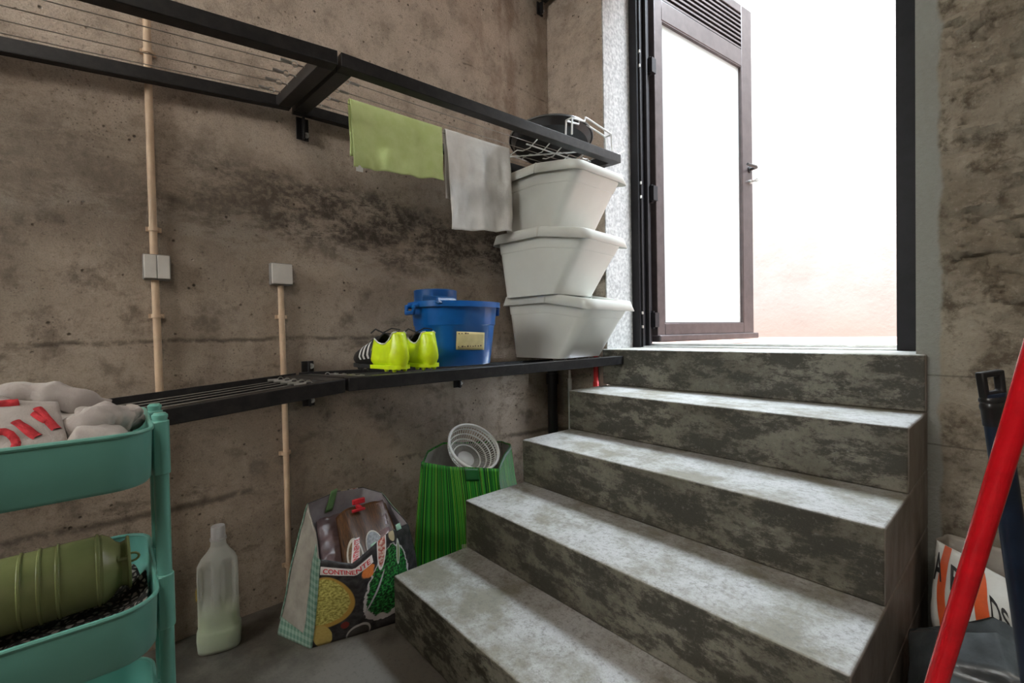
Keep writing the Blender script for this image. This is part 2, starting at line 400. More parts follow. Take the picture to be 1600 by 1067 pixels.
b.box((-.2, -3.5, 0), (3.8, -3.3, 1.7)); b.box((-.2, -3.5, 2.9), (3.8, -3.3, CEIL)); b.box((-.2, -3.5, 1.7), (.30, -3.3, 2.9)); b.box((1.80, -3.5, 1.7), (3.8, -3.3, 2.9))
struct(b.build('wall_front', M['plaster'], smooth=False))
b = MB()
for q in (((.30, -3.42, 1.7), (.34, -3.36, 2.9)), ((1.76, -3.42, 1.7), (1.80, -3.36, 2.9)), ((.34, -3.42, 1.7), (1.76, -3.36, 1.74)), ((.34, -3.42, 2.86), (1.76, -3.36, 2.9)), ((1.03, -3.42, 1.74), (1.07, -3.36, 2.86))): b.box(*q)
w1 = struct(b.build('window_1', M['frame'], smooth=False))
b = MB(); b.box((.34, -3.395, 1.74), (1.76, -3.385, 2.86)); b.build('pane', M['frosted'], w1)
lamp = thing('ceiling_fill_fixture', (2.6, -1.6, CEIL), 'unseen flat ceiling fixture added for the fill light', 'lamp')  # added fixture around the fill light, out of view
b = MB(); b.box((2.03, -1.87, CEIL-.10), (3.17, -1.33, CEIL)); b.build('housing', M['white'], lamp, bevel=.008)

# stairs: five cement steps stacked, the top one runs out to the door
st = sroot('stairs', (1.0, 0, 0), 'five worn cement steps climbing to the open door')
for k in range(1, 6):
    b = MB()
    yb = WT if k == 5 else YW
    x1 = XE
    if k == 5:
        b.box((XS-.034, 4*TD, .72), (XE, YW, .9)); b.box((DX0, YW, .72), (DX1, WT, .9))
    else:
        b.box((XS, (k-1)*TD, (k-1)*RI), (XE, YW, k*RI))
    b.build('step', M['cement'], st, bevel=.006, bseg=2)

PH = 6.9
# patio outside
b = MB(); b.box((-2.7, WT, .6), (4.7, 4.9, .895)); struct(b.build('patio_ground', M['terracotta'], smooth=False), 'terracotta paving of the patio outside')
b = MB(); b.grid(lambda u, v: (lerp(-2.6, 4.6, u), 4.7-.012*fbm(u*11, v*7, 2), lerp(.85, PH, v)), 60, 50); b.box((-2.6, 4.75, .85), (4.6, 5.0, PH))
b.box((-2.8, WT, .85), (-2.6, 5.0, PH)); b.box((4.6, WT, .85), (4.8, 5.0, PH)); b.box((-2.6, WT-.3, CEIL+.15), (4.6, WT, PH)); b.box((-2.6, WT-.3, .85), (-.2, WT, CEIL+.15)); b.box((3.8, WT-.3, .85), (4.6, WT, CEIL+.15))
struct(b.build('patio_wall', M['patio'], fix=False), 'sunlit plastered patio wall')

# ------------------------------------------------------------------ door
dr = sroot('door_1', (.45, 1.5, .9), 'brown metal door with frosted pane and louvre standing open')
b = MB(); b.box((DX0, 1.46, .9), (.442, 1.58, 3.17)); b.box((.442, 1.475, .9), (.452, 1.49, 3.17)); b.box((.442, 1.52, .9), (.462, 1.535, 3.17)); b.build('frame_jamb', M['frame'], dr, bevel=.002)
b = MB(); b.box((1.516, 1.46, .9), (DX1, 1.58, 3.17)); b.build('frame_jamb', M['frame'], dr, bevel=.002)
b = MB(); b.box((.442, 1.46, 3.11), (1.516, 1.58, 3.17)); b.build('frame_head', M['frame'], dr, bevel=.002)
b = MB(); b.box((.442, 1.475, .9), (1.516, 1.565, .908)); b.box((.442, 1.535, .908), (1.516, 1.55, .920)); b.build('threshold', M['zinc'], dr, bevel=.002)
A7 = R(7); LM = Matrix(((math.sin(A7), math.cos(A7), 0, .45), (math.cos(A7), -math.sin(A7), 0, 1.5), (0, 0, 1, 0), (0, 0, 0, 1)))
# leaf coordinates: s along the leaf, t toward the viewer side, z up
def lbox(b, s0, s1, t0, t1, z0, z1): return b.box((s0, t0, z0), (s1, t1, z1), LM)
T0, T1 = -.045, .0
b = MB(); lbox(b, .105, .172, T0, T1, .945, 3.14); b.build('stile', M['leaf'], dr, bevel=.003)
b = MB(); lbox(b, 1.0, 1.125, T0, T1, .945, 3.14); b.build('stile', M['leaf'], dr, bevel=.003)
b = MB(); lbox(b, .172, 1.0, T0, T1, .965, 1.03); b.build('bottom_rail', M['leaf'], dr, bevel=.003)
b = MB(); lbox(b, .172, 1.0, T0, T1, 2.738, 2.848); b.build('middle_rail', M['leaf'], dr, bevel=.003)
b = MB(); lbox(b, .172, 1.0, T0, T1, 3.085, 3.14); b.build('top_rail', M['leaf'], dr, bevel=.003)
b = MB(); lbox(b, .10, 1.15, -.055, .022, .925, .965); b.build('drip_sill', M['leaf'], dr, bevel=.008, bseg=3)
b = MB(); lbox(b, .172, 1.0, -.032, -.022, 1.03, 2.738); b.build('pane', M['frosted'], dr)['label'] = 'frosted glass pane'
gasket = MB()
lbox(gasket, .172, .178, -.02, -.003, 1.03, 2.738); lbox(gasket, .994, 1.0, -.02, -.003, 1.03, 2.738); lbox(gasket, .178, .994, -.02, -.003, 1.03, 1.036); lbox(gasket, .178, .994, -.02, -.003, 2.732, 2.738)
gasket.build('glazing_bead', M['leaf'], dr)
for k in range(8):
    z = 2.852+k*.0293; b = MB()
    pr = [(-.030, z+.010), (-.024, z+.008), (-.002, z+.001), (-.002, z+.013), (-.024, z+.020)]
    b.prism([LM @ Vector((.172, t, zz)) for t, zz in pr], LM.to_3x3() @ Vector((.828, 0, 0))); b.build('slat', M['leaf'], dr)
b = MB(); lbox(b, .172, 1.0, -.044, -.041, 2.848, 3.085); b.build('louvre_backing', M['frame'], dr)
b = MB(); mm = LM.to_3x3(); o_ = LM @ Vector((1.085, 0, 2.07))
tdir = mm @ Vector((0, 1, 0)); sdir = mm @ Vector((1, 0, 0))
b.lathe([(0, 0), (.022, 0), (.022, .006), (.010, .009), (.010, .045), (0, .045)], axis_mtx(o_, tdir), 16)
b.tube([o_+tdir*.045, o_+tdir*.052-sdir*.02, o_+tdir*.05-sdir*.115], [.011, .011, .008], 10)
b.build('handle', M['blackplastic'], dr)
b = MB(); o2 = LM @ Vector((1.085, 0, 1.985)); b.lathe([(0, 0), (.014, 0), (.014, .012), (0, .012)], axis_mtx(o2, tdir), 14)
b.beam(o2+tdir*.012, o2+tdir*.04, .003, .012); b.lathe([(.013, -.001), (.013, .001), (.004, .001), (.004, -.001), (.013, -.001)], axis_mtx(o2+tdir*.05, sdir), 12)
b.build('lock_and_key', M['zinc'], dr)
for z in (1.05, 1.75, 2.45):
    b = MB(); b.tube([(.452, 1.575, z-.05), (.452, 1.575, z+.05)], .009, 10); b.box((.444, 1.56, z-.04), (.475, 1.60, z+.04)); b.build('hinge', M['frame'], dr)
    b = MB(); b.tube([(.456, 1.465, z-.045), (.456, 1.465, z-.03)], .006, 8); b.tube([(.456, 1.465, z+.03), (.456, 1.465, z+.045)], .006, 8); b.build('hinge_pin', M['zinc'], dr)

# ------------------------------------------------------------------ conduits and switches on the left wall
def conduit(y, zs, clips, label, gap=None):
    t = thing('conduit_pipe', (.014, y, 0), label, 'pipe', 'conduits on the concrete wall')
    for z0, z1 in zs:
        b = MB(); b.tube([(.014, y+.002*math.sin(z*3), z) for z in [lerp(z0, z1, i/8) for i in range(9)]], .0105, 12); b.build('pipe', M['conduit'], t)
    for z in clips:
        b = MB(); pts = [(math.cos(a)*.014, math.sin(a)*.014) for a in [R(-100+i*200/12) for i in range(13)]]
        for i in range(12):
            (c0, s0), (c1, s1) = pts[i], pts[i+1]
            b.hexa([(.014+c0, y+s0, z-.006), (.014+c1, y+s1, z-.006), (.014+c1*.75, y+s1*.75, z-.006), (.014+c0*.75, y+s0*.75, z-.006)],
                   [(.014+c0, y+s0, z+.006), (.014+c1, y+s1, z+.006), (.014+c1*.75, y+s1*.75, z+.006), (.014+c0*.75, y+s0*.75, z+.006)])
        b.box((0, y-.02, z-.007), (.008, y+.02, z+.007)); b.build('clip', M['conduit'], t)
    return t
conduit(-.586, [(0, 1.180), (1.257, 3.39)], [.62, 1.066, 1.34, 1.895, 2.5], 'beige conduit running past the double switch')
conduit(-.221, [(0, 1.183)], [.14, .56, 1.067], 'beige conduit rising to the single switch')
def switch(yc, zc, wd, hh, n, label):
    t = thing('wall_switch', (0.001, yc, zc-hh/2), label, 'switch', 'surface switches on the concrete wall')
    b = MB(); b.box((.001, yc-wd/2, zc-hh/2), (.034, yc+wd/2, zc+hh/2)); b.build('housing', M['switchdark'], t, bevel=.004)
    ww = (wd-.004)/n
    for k in range(n):
        y0 = yc-wd/2+.002+k*ww
        b = MB(); b.hexa([(.032, y0+.0008, zc-hh/2+.003), (.032, y0+ww-.0008, zc-hh/2+.003), (.032, y0+ww-.0008, zc+hh/2-.003), (.032, y0+.0008, zc+hh/2-.003)],
                         [(.044, y0+.0008, zc-hh/2+.003), (.044, y0+ww-.0008, zc-hh/2+.003), (.040, y0+ww-.0008, zc+hh/2-.003), (.040, y0+.0008, zc+hh/2-.003)])
        b.build('rocker', M['switch'], t, bevel=.002)
switch(-.582, 1.219, .070, .080, 2, 'double rocker switch box, grey, on the left conduit')
switch(-.221, 1.223, .074, .080, 1, 'single square switch box at the top of the right conduit')

# ------------------------------------------------------------------ drying racks
def rack(name, y0, y1, zf, zr, label, bolts, cat='drying rack', brackets=(), wires=(.10, .19, .28, .37), hooks_up=True, arms=()):
    """zf,zr: functions giving the top height of the front and rear rail at y"""
    t = thing(name, (.27, (y0+y1)/2, min(zf(y0), zf(y1))-.04), label, cat, 'wall-mounted drying racks')
    XF0, XF1 = .48, .52
    b = MB(); b.hexa([(XF0, y0, zf(y0)-.04), (XF1, y0, zf(y0)-.04), (XF1, y0, zf(y0)), (XF0, y0, zf(y0))], [(XF0, y1, zf(y1)-.04), (XF1, y1, zf(y1)-.04), (XF1, y1, zf(y1)), (XF0, y1, zf(y1))]); b.build('front_rail', M['steel'], t, bevel=.002)
    b = MB(); b.hexa([(.0285, y0, zr(y0)-.05), (.034, y0, zr(y0)-.05), (.034, y0, zr(y0)), (.0285, y0, zr(y0))], [(.0285, y1, zr(y1)-.05), (.034, y1, zr(y1)-.05), (.034, y1, zr(y1)), (.0285, y1, zr(y1))])
    b.hexa([(.034, y0, zr(y0)-.05), (.055, y0, zr(y0)-.05), (.055, y0, zr(y0)-.044), (.034, y0, zr(y0)-.044)], [(.034, y1, zr(y1)-.05), (.055, y1, zr(y1)-.05), (.055, y1, zr(y1)-.044), (.034, y1, zr(y1)-.044)]); b.build('rear_rail', M['steel'], t, bevel=.0015)
    ends = {}
    for ya, yb_ in ((y0, y0+.045), (y1-.045, y1)):
        b = MB(); b.hexa([(.034, ya, zr(ya)-.046), (.034, yb_, zr(yb_)-.046), (.034, yb_, zr(yb_)-.006), (.034, ya, zr(ya)-.006)], [(XF0, ya, zf(ya)-.04), (XF0, yb_, zf(yb_)-.04), (XF0, yb_, zf(yb_)), (XF0, ya, zf(ya))]); b.build('end_bar', M['steel'], t, bevel=.0015)
    zm = lambda x, y: lerp(zr(y)-.012, zf(y)-.008, (x-.03)/(.48-.03))
    for x in wires:
        ya, yb_ = y0+.045, y1-.045
        b = MB(); b.tube([(x, lerp(ya, yb_, i/6), zm(x, lerp(ya, yb_, i/6))-.004*math.sin(pi*i/6)) for i in range(7)], .0013, 6); w_ = b.build('line', M['wire'], t)
        for yy, sg in ((ya, 1), (yb_, -1)):
            b = MB(); ctr = Vector((x, yy+sg*.03, zm(x, yy)))
            b.tube([ctr+Vector((0, math.cos(a)*.009, math.sin(a)*.009)) for a in [2*pi*i/10 for i in range(10)]], .0016, 6, closed=True)
            b.tube([ctr+Vector((0, sg*.008, 0)), ctr+Vector((0, sg*.04, 0))], .0045, 8); b.tube([(x, yy-sg*.01, zm(x, yy)), (x, yy+sg*.022, zm(x, yy))], .0022, 6)
            b.build('tensioner', M['zinc'], w_)
    for (yb1, zb, dirn) in brackets:
        b = MB(); b.box((.001, yb1-.022, min(zb-.02, zr(yb1)-.02)), (.008, yb1+.022, max(zb+.02, zr(yb1)-.045))); b.box((.008, yb1-.003, min(zb-.02, zr(yb1)-.03)), (.03, yb1+.003, max(zb+.02, zr(yb1)-.045)))
        br = b.build('bracket', M['steel'], t, bevel=.001)
        b = MB(); mt = axis_mtx((.008, yb1+.012, zb), (1, 0, 0)); b.lathe([(0, 0), (.011, 0), (.011, .002), (.0085, .002), (.0085, .009), (.005, .009), (.005, .018), (0, .018)], mt, 6 if 0 else 12); b.build('bolt', M['zinc'], br)
    return t
# upper level
ulf = lambda y: 1.817+.0909*(y+.178); ulr = lambda y: 1.880+.100*(y+.170)
urf = lambda y: 1.817+.0264*(y+.172); urr = lambda y: 1.872+.018*(y+.10)
rack('drying_rack', -1.25, -.180, ulf, ulr, 'upper drying rack at the left, sloping down, lines empty', 0)
rack('drying_rack', -.170, 1.196, urf, urr, 'upper drying rack with two cloths hung on its lines', 0, brackets=[(-.128, 1.764, -1)])
# bracket arm that ties the upper racks to the wall at their meeting point
llf = lambda y: .8665+.0876*(y+.178); llr = lambda y: .857+.074*(y+.178)
lrf = lambda y: .868; lrr = lambda y: .857-.015*(y+.1)
rack('drying_rack', -1.25, -.182, llf, llr, 'lower drying rack left of the shoes, behind the turquoise trolley', 0, wires=(.12, .20, .28, .36, .43), brackets=[(-.9, .84, 1)])
rack('drying_rack', -.172, 1.200, lrf, lrr, 'lower drying rack used as a shelf for bins, bucket and shoes', 0, wires=(.12, .20, .28, .36, .43), brackets=[(-.132, .878, 1), (-.132, .745, -1), (.56, .752, -1)])
rack('drying_rack', .25, 1.196, lambda y: 2.885, lambda y: 2.905, 'topmost drying rack, only its bracket shows in the corner', 0, brackets=[(1.172, 2.812, -1)])

# ------------------------------------------------------------------ stacked white bins
def rrect(x0, x1, y0, y1, r, n=6):
    pts = []
    for cx, cy, a0 in ((x1-r, y1-r, 0), (x0+r, y1-r, 90), (x0+r, y0+r, 180), (x1-r, y0+r, 270)):
        for i in range(n+1): a = R(a0+90*i/n); pts.append((cx+r*math.cos(a), cy+r*math.sin(a)))
    return pts
def dens(pts, step=.02):
    out = []
    for i in range(len(pts)):
        p, q = Vector(pts[i]), Vector(pts[(i+1) % len(pts)]); k = max(1, int((q-p).length/step))
        for j in range(k): out.append(tuple(p.lerp(q, j/k)))
    return out
BL_, BW = .575, .395; XV = .315
def bin_top(x): return .265 if x < XV else .265-.046*(x-XV)/(BL_-XV)
def bin_shape(name, ox, oy, oz, yaw, label):
    t = thing(name, (ox, oy, oz), label, 'storage bin', 'white flip-lid bins stacked on the shelf')
    ca, sa = math.cos(R(yaw)), math.sin(R(yaw))
    W = lambda x, y, z: (ox+x*ca-y*sa, oy+x*sa+y*ca, oz+z)
    top = dens(rrect(.026, BL_-.030, -BW/2+.027, BW/2-.027, .05)); k = len(top)
    def bottom_of(x, y):
        return (lerp(.065, .385, (x-.026)/(BL_-.056)), y*(.160/(BW/2-.027)))
    b = MB(); rings = []
    for i in range(9):
        f_ = i/8
        rings.append([W(lerp(bottom_of(x, y)[0], x, f_), lerp(bottom_of(x, y)[1], y, f_), lerp(0, bin_top(x)+.006, f_)) for x, y in top])
    b.loft(rings, cap=False); n0 = len(b.v); b.f.append(tuple(range(k))[::-1])
    b.build('body', M['bin'], t, ang=50)
    # a shallow moulded step below the collar
    b = MB(); st_ = []
    for f_, o_ in ((.80, 0), (.805, .0022), (.985, .0022), (.99, 0)):
        st_.append([W(lerp(bottom_of(x, y)[0], x, f_)+(o_ if x > .3 else -o_), lerp(bottom_of(x, y)[1], y, f_)+(o_ if y > 0 else -o_), lerp(0, bin_top(x)+.006, f_)) for x, y in top])
    b.loft(st_, cap=False); b.build('moulded_band', M['bin'], t, ang=30)
    # collar (wall side) and hinged lid (room side), both skirts flaring downward
    full_lo = rrect(0, BL_, -BW/2, BW/2, .055, 7); full_hi = rrect(.012, BL_-.014, -BW/2+.012, BW/2-.012, .055, 7)
    lo = dens(full_lo, .015); hi = []
    for x, y in lo: hi.append((lerp(.012, BL_-.016, x/BL_), y*(BW-.024)/BW))
    for nm, sel in (('collar', lambda x: x <= XV-.0015), ('lid', lambda x: x >= XV+.0015)):
        # gather the run of perimeter points on this side, in order
        n_ = len(lo); idx = [i for i in range(n_) if sel(lo[i][0])]
        start = next(i for i in idx if not sel(lo[i-1][0])); run = []
        i = start
        while sel(lo[i % n_][0]): run.append(i % n_); i += 1
        xe = XV-.0015 if nm == 'collar' else XV+.0015
        P = [lo[i] for i in run]; H = [hi[i] for i in run]
        s0 = 1 if P[0][1] > 0 else -1; s1 = 1 if P[-1][1] > 0 else -1
        P = [(xe, s0*BW/2)]+P+[(xe, s1*BW/2)]; H = [(xe, s0*(BW/2-.012))]+H+[(xe, s1*(BW/2-.012))]
        b = MB()
        prof = [(1.0, -.004, .93), (1.0, -.002, 1.0), (.0, .044, 1.0), (.0, .046, .985), (.0, .045, .955), (.0, .030, .945)]
        rings = []
        for fl, dz, sc_ in prof:
            rings.append([W(lerp(h[0], p[0], fl), lerp(h[1], p[1], fl)*sc_, bin_top(p[0])+dz) if sc_ > .99 else W(lerp(XV, h[0], sc_) if abs(h[0]-XV) > .01 else h[0], h[1]*sc_, bin_top(p[0])+dz) for p, h in zip(P, H)])
        b.loft(rings[1:], cap=False, closed=False)
        # top sheet spanning from side to side
        last = rings[-1]; m_ = len(last); base = len(b.v)-m_
        for j in range(m_//2):
            if m_-2-j > j+1: b.f.append((base+j, base+j+1, base+m_-2-j, base+m_-1-j))
            elif m_-2-j == j+1: pass
        b.build(nm, M['bin'], t, ang=22, solid=.003)
    return t
bin_shape('flip_lid_bin', .024, 1.000, .868, 3.2, 'bottom white bin of the stack, standing on the shelf')
bin_shape('flip_lid_bin', .030, .928, 1.166, 6.2, 'middle white bin of the stack')
bin_shape('flip_lid_bin', .014, .972, 1.464, 1.2, 'top white bin of the stack, just under the rack')

# ------------------------------------------------------------------ cloths on the line
def hung(name, mat, y0, y1, zt, zb0, zb1, back, label, seed, tagm=False, x=.19, fold=.012):
    t = thing(name, (x, (y0+y1)/2, zt[0]), label, 'cloth', 'cloths hung on the drying rack')
    rnd = random.Random(seed); ph = [rnd.uniform(0, 6) for _ in range(6)]
    def fn(u, v):
        y = lerp(y0, y1, u); zt_ = lerp(zt[0], zt[1], u)
        L1 = zt_-lerp(zb0, zb1, u)+.006*n3(u*5, seed, 1); L2 = back
        sdist = lerp(-L2, L1, v)
        if abs(sdist) < .012: a = sdist/.012*pi/2; xx = x+.008*math.sin(a); z = zt_+.004*math.cos(a)
        else:
            sg = 1 if sdist > 0 else -1; d = abs(sdist)-.012
            amp = fold*min(1, d/.16)
            wv = math.sin(u*13+ph[0]+.6*math.sin(d*9))*.6+math.sin(u*27+ph[1]+d*5)*.3+n3(u*9, d*12, seed)*.7
            xx = x+sg*(.009+d*.03)+amp*wv; z = zt_-d
        yy = y+.006*n3(v*4, u*3, seed)+(.010*(abs(sdist)*3)*(.5-u))
        return (xx, yy, z)
    b = MB(); b.grid(fn, 60, 60); o = b.build('cloth', mat, t, solid=.003, ang=80, fix=False, offset=0)
    if tagm:
        b = MB(); p = Vector(fn(.055, 1)); b.hexa([p+Vector((0, -.012, -.016)), p+Vector((0, .014, -.016)), p+Vector((0, .014, .012)), p+Vector((0, -.012, .012))], [p+Vector((.002, -.012, -.016)), p+Vector((.002, .014, -.016)), p+Vector((.002, .014, .012)), p+Vector((.002, -.012, .012))])
        b.build('care_label', M['white'], t)
hung('hanging_cloth', M['towelgreen'], -.018, .376, (1.858, 1.864), 1.600, 1.628, .21, 'lime green cloth hung over the rack line', 3, True)
hung('hanging_cloth', M['towelwhite'], .394, .752, (1.864, 1.872), 1.425, 1.462, .30, 'crumpled white cloth hung over the rack line', 8, fold=.015)

# ------------------------------------------------------------------ mop bucket
bk = thing('mop_bucket', (.295, .358, .868), 'blue oval mop bucket with wringer and paper label', 'bucket')
BC = Vector((.295, .358, .869))
def oval(a, c, z, n=48, p=2.6):
    out = []
    for i in range(n):
        th = 2*pi*i/n; cx, sy = math.cos(th), math.sin(th)
        out.append(BC+Vector((c*math.copysign(abs(cx)**(2/p), cx), a*math.copysign(abs(sy)**(2/p), sy), z)))
    return out
b = MB(); b.loft([oval(.140, .105, 0), oval(.143, .108, .006), oval(.163, .122, .155), oval(.166, .125, .158), oval(.174, .132, .238), oval(.184, .142, .242), oval(.184, .142, .226), oval(.187, .145, .226), oval(.187, .145, .248), oval(.176, .130, .249), oval(.136, .102, .01)], cap=True)
b.build('body', M['blue'], bk, ang=40)
for sg in (-1, 1):
    b = MB(); y_ = BC.y+sg*.190
    b.tube([(BC.x-.03, y_-sg*.02, BC.z+.236), (BC.x-.03, y_+sg*.012, BC.z+.230), (BC.x-.025, y_+sg*.014, BC.z+.205), (BC.x+.025, y_+sg*.014, BC.z+.205), (BC.x+.03, y_+sg*.012, BC.z+.230), (BC.x+.03, y_-sg*.02, BC.z+.236)], .009, 10); b.build('handle_lug', M['blue'], bk)
b = MB()
def wr(z, k, t_=0): return [Vector((BC.x-.045+math.cos(a)*(.082*k-t_), BC.y-.062+math.sin(a)*(.088*k-t_), BC.z+z)) for a in [2*pi*i/28 for i in range(28)]]
b.loft([wr(.10, .7), wr(.225, .98), wr(.298, 1.0), wr(.300, 1.0, .004), wr(.235, .98, .005), wr(.105, .70, .005)], cap=True)
wrg = b.build('wringer', M['bluedark'], bk, ang=40); wrg['label'] = 'dark blue wringer basket'
b = MB(); b.hexa([(BC.x+.0, BC.y-.155, BC.z+.235), (BC.x+.12, BC.y-.155, BC.z+.235), (BC.x+.12, BC.y-.06, BC.z+.235), (BC.x, BC.y-.06, BC.z+.235)], [(BC.x, BC.y-.150, BC.z+.275), (BC.x+.105, BC.y-.150, BC.z+.262), (BC.x+.105, BC.y-.065, BC.z+.262), (BC.x, BC.y-.065, BC.z+.275)]); b.build('wringer_lip', M['bluedark'], wrg, bevel=.006)
def bucket_pt(yy, z, off):     # point on the room-side wall of the bucket
    a = lerp(.143, .163, z/.155); c = lerp(.108, .122, z/.155); yn = max(-.98, min(.98, yy/a)); return BC+Vector((c*(1-abs(yn)**2.6)**(1/2.6)+off, yy, z))
b = MB(); b.grid(lambda u, v: bucket_pt(lerp(-.072, .060, u), lerp(.063, .132, v)-.006*u, .0018), 12, 6); lb = b.build('paper_label', M['paper'], bk, solid=.0008); lb['label'] = 'yellowed paper label'
b = MB(); rnd = random.Random(4)
for row, (z0, k) in enumerate(((.122, 4), (.072, 9))):
    for i in range(k):
        u0 = -.066+i*.0125+rnd.uniform(0, .003); w_ = rnd.uniform(.004, .009); h_ = rnd.uniform(.003, .006)
        b.add([bucket_pt(u0, z0, .0032), bucket_pt(u0+w_, z0-.0006, .0032), bucket_pt(u0+w_, z0+h_, .0032), bucket_pt(u0, z0+h_, .0032)], [(0, 1, 2, 3)])
b.build('printed_text', M['ink'], lb)['kind'] = 'stuff'

# ------------------------------------------------------------------ football boots
def shoe(hx, hy, hz, ang, label, flip=1):
    t = thing('football_boot', (hx, hy, hz), label, 'shoe', 'pair of football boots on the shelf')
    ca, sa = math.cos(R(ang)), math.sin(R(ang)); Ls = .27
    W = lambda l, s, z: Vector((hx+l*ca-s*sa, hy+l*sa+s*ca, hz+z))
    def hw(l): f_ = l/Ls; return .0355*(1-max(0, (.10-f_)/.10)**2*.65) if f_ < .3 else (lerp(.0355, .044, min(1, (f_-.3)/.3)) if f_ < .7 else .044*math.sqrt(max(.0, 1-((f_-.7)/.305)**2)))
    def edge(l):
        f_ = l/Ls
        K = [(0, .098), (.05, .100), (.13, .076), (.26, .062), (.36, .068), (.46, .082)]
        for (a, za), (c, zc) in zip(K, K[1:]):
            if f_ <= c: q = (f_-a)/(c-a); q = q*q*(3-2*q); return lerp(za, zc, q)
        return lerp(.082, .034, min(1, (f_-.46)/.54)**.85)
    BZ = .016
    def ring(l, a, grow=0):      # a in 0..1 around from one top edge under the sole to the other
        th = lerp(-1, 1, a); w_ = hw(l)+grow; e = edge(l); f_ = l/Ls
        closed = min(1, max(0, (f_-.44)/.06))
        ztop = BZ+e
        side = math.copysign(min(1, abs(th)*2.2), th)
        hgt = max(0, (abs(th)-.30)/.70)
        tw = .62*(1-closed) + .0
        bulge = (1-.38*hgt**1.6) if closed < .5 else math.cos(hgt*pi/2)**.55
        lean = .012*hgt*(1 if f_ < .06 else 0)
        z = BZ+e*(hgt if closed < .5 else math.sin(hgt*pi/2)**.9)
        s_ = side*w_*bulge
        back = .010*math.sin(hgt*pi)*max(0, 1-f_/.05)
        return W(l-back+.012*hgt*max(0, 1-f_/.08), s_, z+grow*.4*(hgt > 0))
    LS = [0, .003, .008, .016, .03, .045, .06, .08, .10, .12, .135, .15, .165, .18, .195, .21, .225, .24, .252, .262, .268]
    def strip(l0, l1, grow=0, a0=0, a1=1, n=28):
        rows = []; k = 16
        for i in range(k+1): rows.append([ring(lerp(l0, l1, (i/k)), lerp(a0, a1, j/n), grow) for j in range(n+1)])
        bb = MB(); bb.loft(rows, cap=False, closed=False); return bb
    bb = strip(.0, .120)
    # close the back of the heel
    n0 = 29; ctr = len(bb.v); mids = []
    for j in range(n0//2):
        if n0-2-j > j+1: bb.f.append((j, j+1, n0-2-j, n0-1-j))
    bb.build('heel_shell', M['neon'], t, ang=60, solid=.003)
    strip(.118, Ls*.995, .0).build('vamp', M['shoeblack'], t, ang=60, solid=.003)
    for i in range(3):
        l0 = .128+i*.022
        for a0, a1 in ((.02, .30), (.70, .98)):
            q = MB(); rows = [[ring(l0+dl+.03*(.5-abs(a-.5))*0, a, .0022) for a in [lerp(a0, a1, j/8) for j in range(9)]] for dl in (0, .005, .010)]
            q.loft(rows, cap=False, closed=False); q.build('stripe', M['shoewhite'], t, ang=60)
    b = MB(); out = []
    for f_ in [i/20 for i in range(21)]: out.append((f_*Ls, hw(f_*Ls)+.002))
    hl = [q for q in out if q[0] <= .1216]; fo = [q for q in out if q[0] >= .1214]
    lo = [W(l, -s_*.93, .0085) for l, s_ in hl]+[W(l, s_*.93, .0085) for l, s_ in reversed(hl)]
    b.prism(lo, (0, 0, .011)); sole = b.build('sole', M['neon'], t, ang=50)
    lo = [W(l, -s_*.90, .0085) for l, s_ in fo]+[W(l, s_*.90, .0085) for l, s_ in reversed(fo)]
    b = MB(); b.prism(lo, (0, 0, .011)); b.build('forefoot_sole', M['shoeblack'], t, ang=50)
    for l, s_ in ((.022, -.017), (.022, .017), (.06, -.02), (.06, .02), (.15, -.028), (.15, .028), (.19, -.03), (.19, .03), (.23, -.018), (.23, .018)):
        b = MB(); b.lathe([(0, 0), (.005, 0), (.0085, .011), (0, .011)], axis_mtx(W(l, s_, .0005), (0, 0, 1)), 10); b.build('stud', M['neon'] if l < .1 else M['shoeblack'], sole)
    b = MB(); b.grid(lambda u, v: W(lerp(.012, .13, u), lerp(-.6, .6, v)*hw(lerp(.012, .13, u)), .034+.004*math.sin(u*9)), 10, 6); b.build('insole', M['shoeblack'], t)
    b = MB(); b.grid(lambda u, v: W(lerp(.10, .17, u), lerp(-.022, .022, v), BZ+lerp(.098, .068, u)-.02*(2*v-1)**2), 8, 6); b.build('tongue', M['shoeblack'], t, solid=.004)
    b = MB()
    for i in range(4):
        l = .115+i*.014; z = BZ+edge(max(l, .125))+.004
        b.tube([W(l, -.024, z-.012), W(l+.006, -.01, z), W(l+.010, .01, z), W(l+.004, .024, z-.012)], .0022, 6)
    z = BZ+.096
    b.tube([W(.115, 0, z), W(.105, -.025, z+.014), W(.09, -.045, z+.010), W(.10, -.04, z-.004), W(.115, -.005, z), W(.10, .03, z+.012), W(.10, .045, z)], .0022, 6)
    b.build('laces', M['shoeblack'], t)
    b = MB()
    for a in (.10, .90): b.tube([ring(l, 0 if a < .5 else 1, .001) for l in (.004, .02, .04, .06, .08, .1, .118)], .0022, 6)
    b.build('collar_piping', M['shoewhite'], t)
    return t
b1_ = shoe(.474, .030, .868, 184, 'neon yellow football boot on the left, its striped side showing')
b2_ = shoe(.480, .134, .868, 174, 'neon yellow football boot on the right, its heel against the bucket', -1)

for o_ in (b1_, b2_): o_.scale = (1.17, 1.17, 1.17)

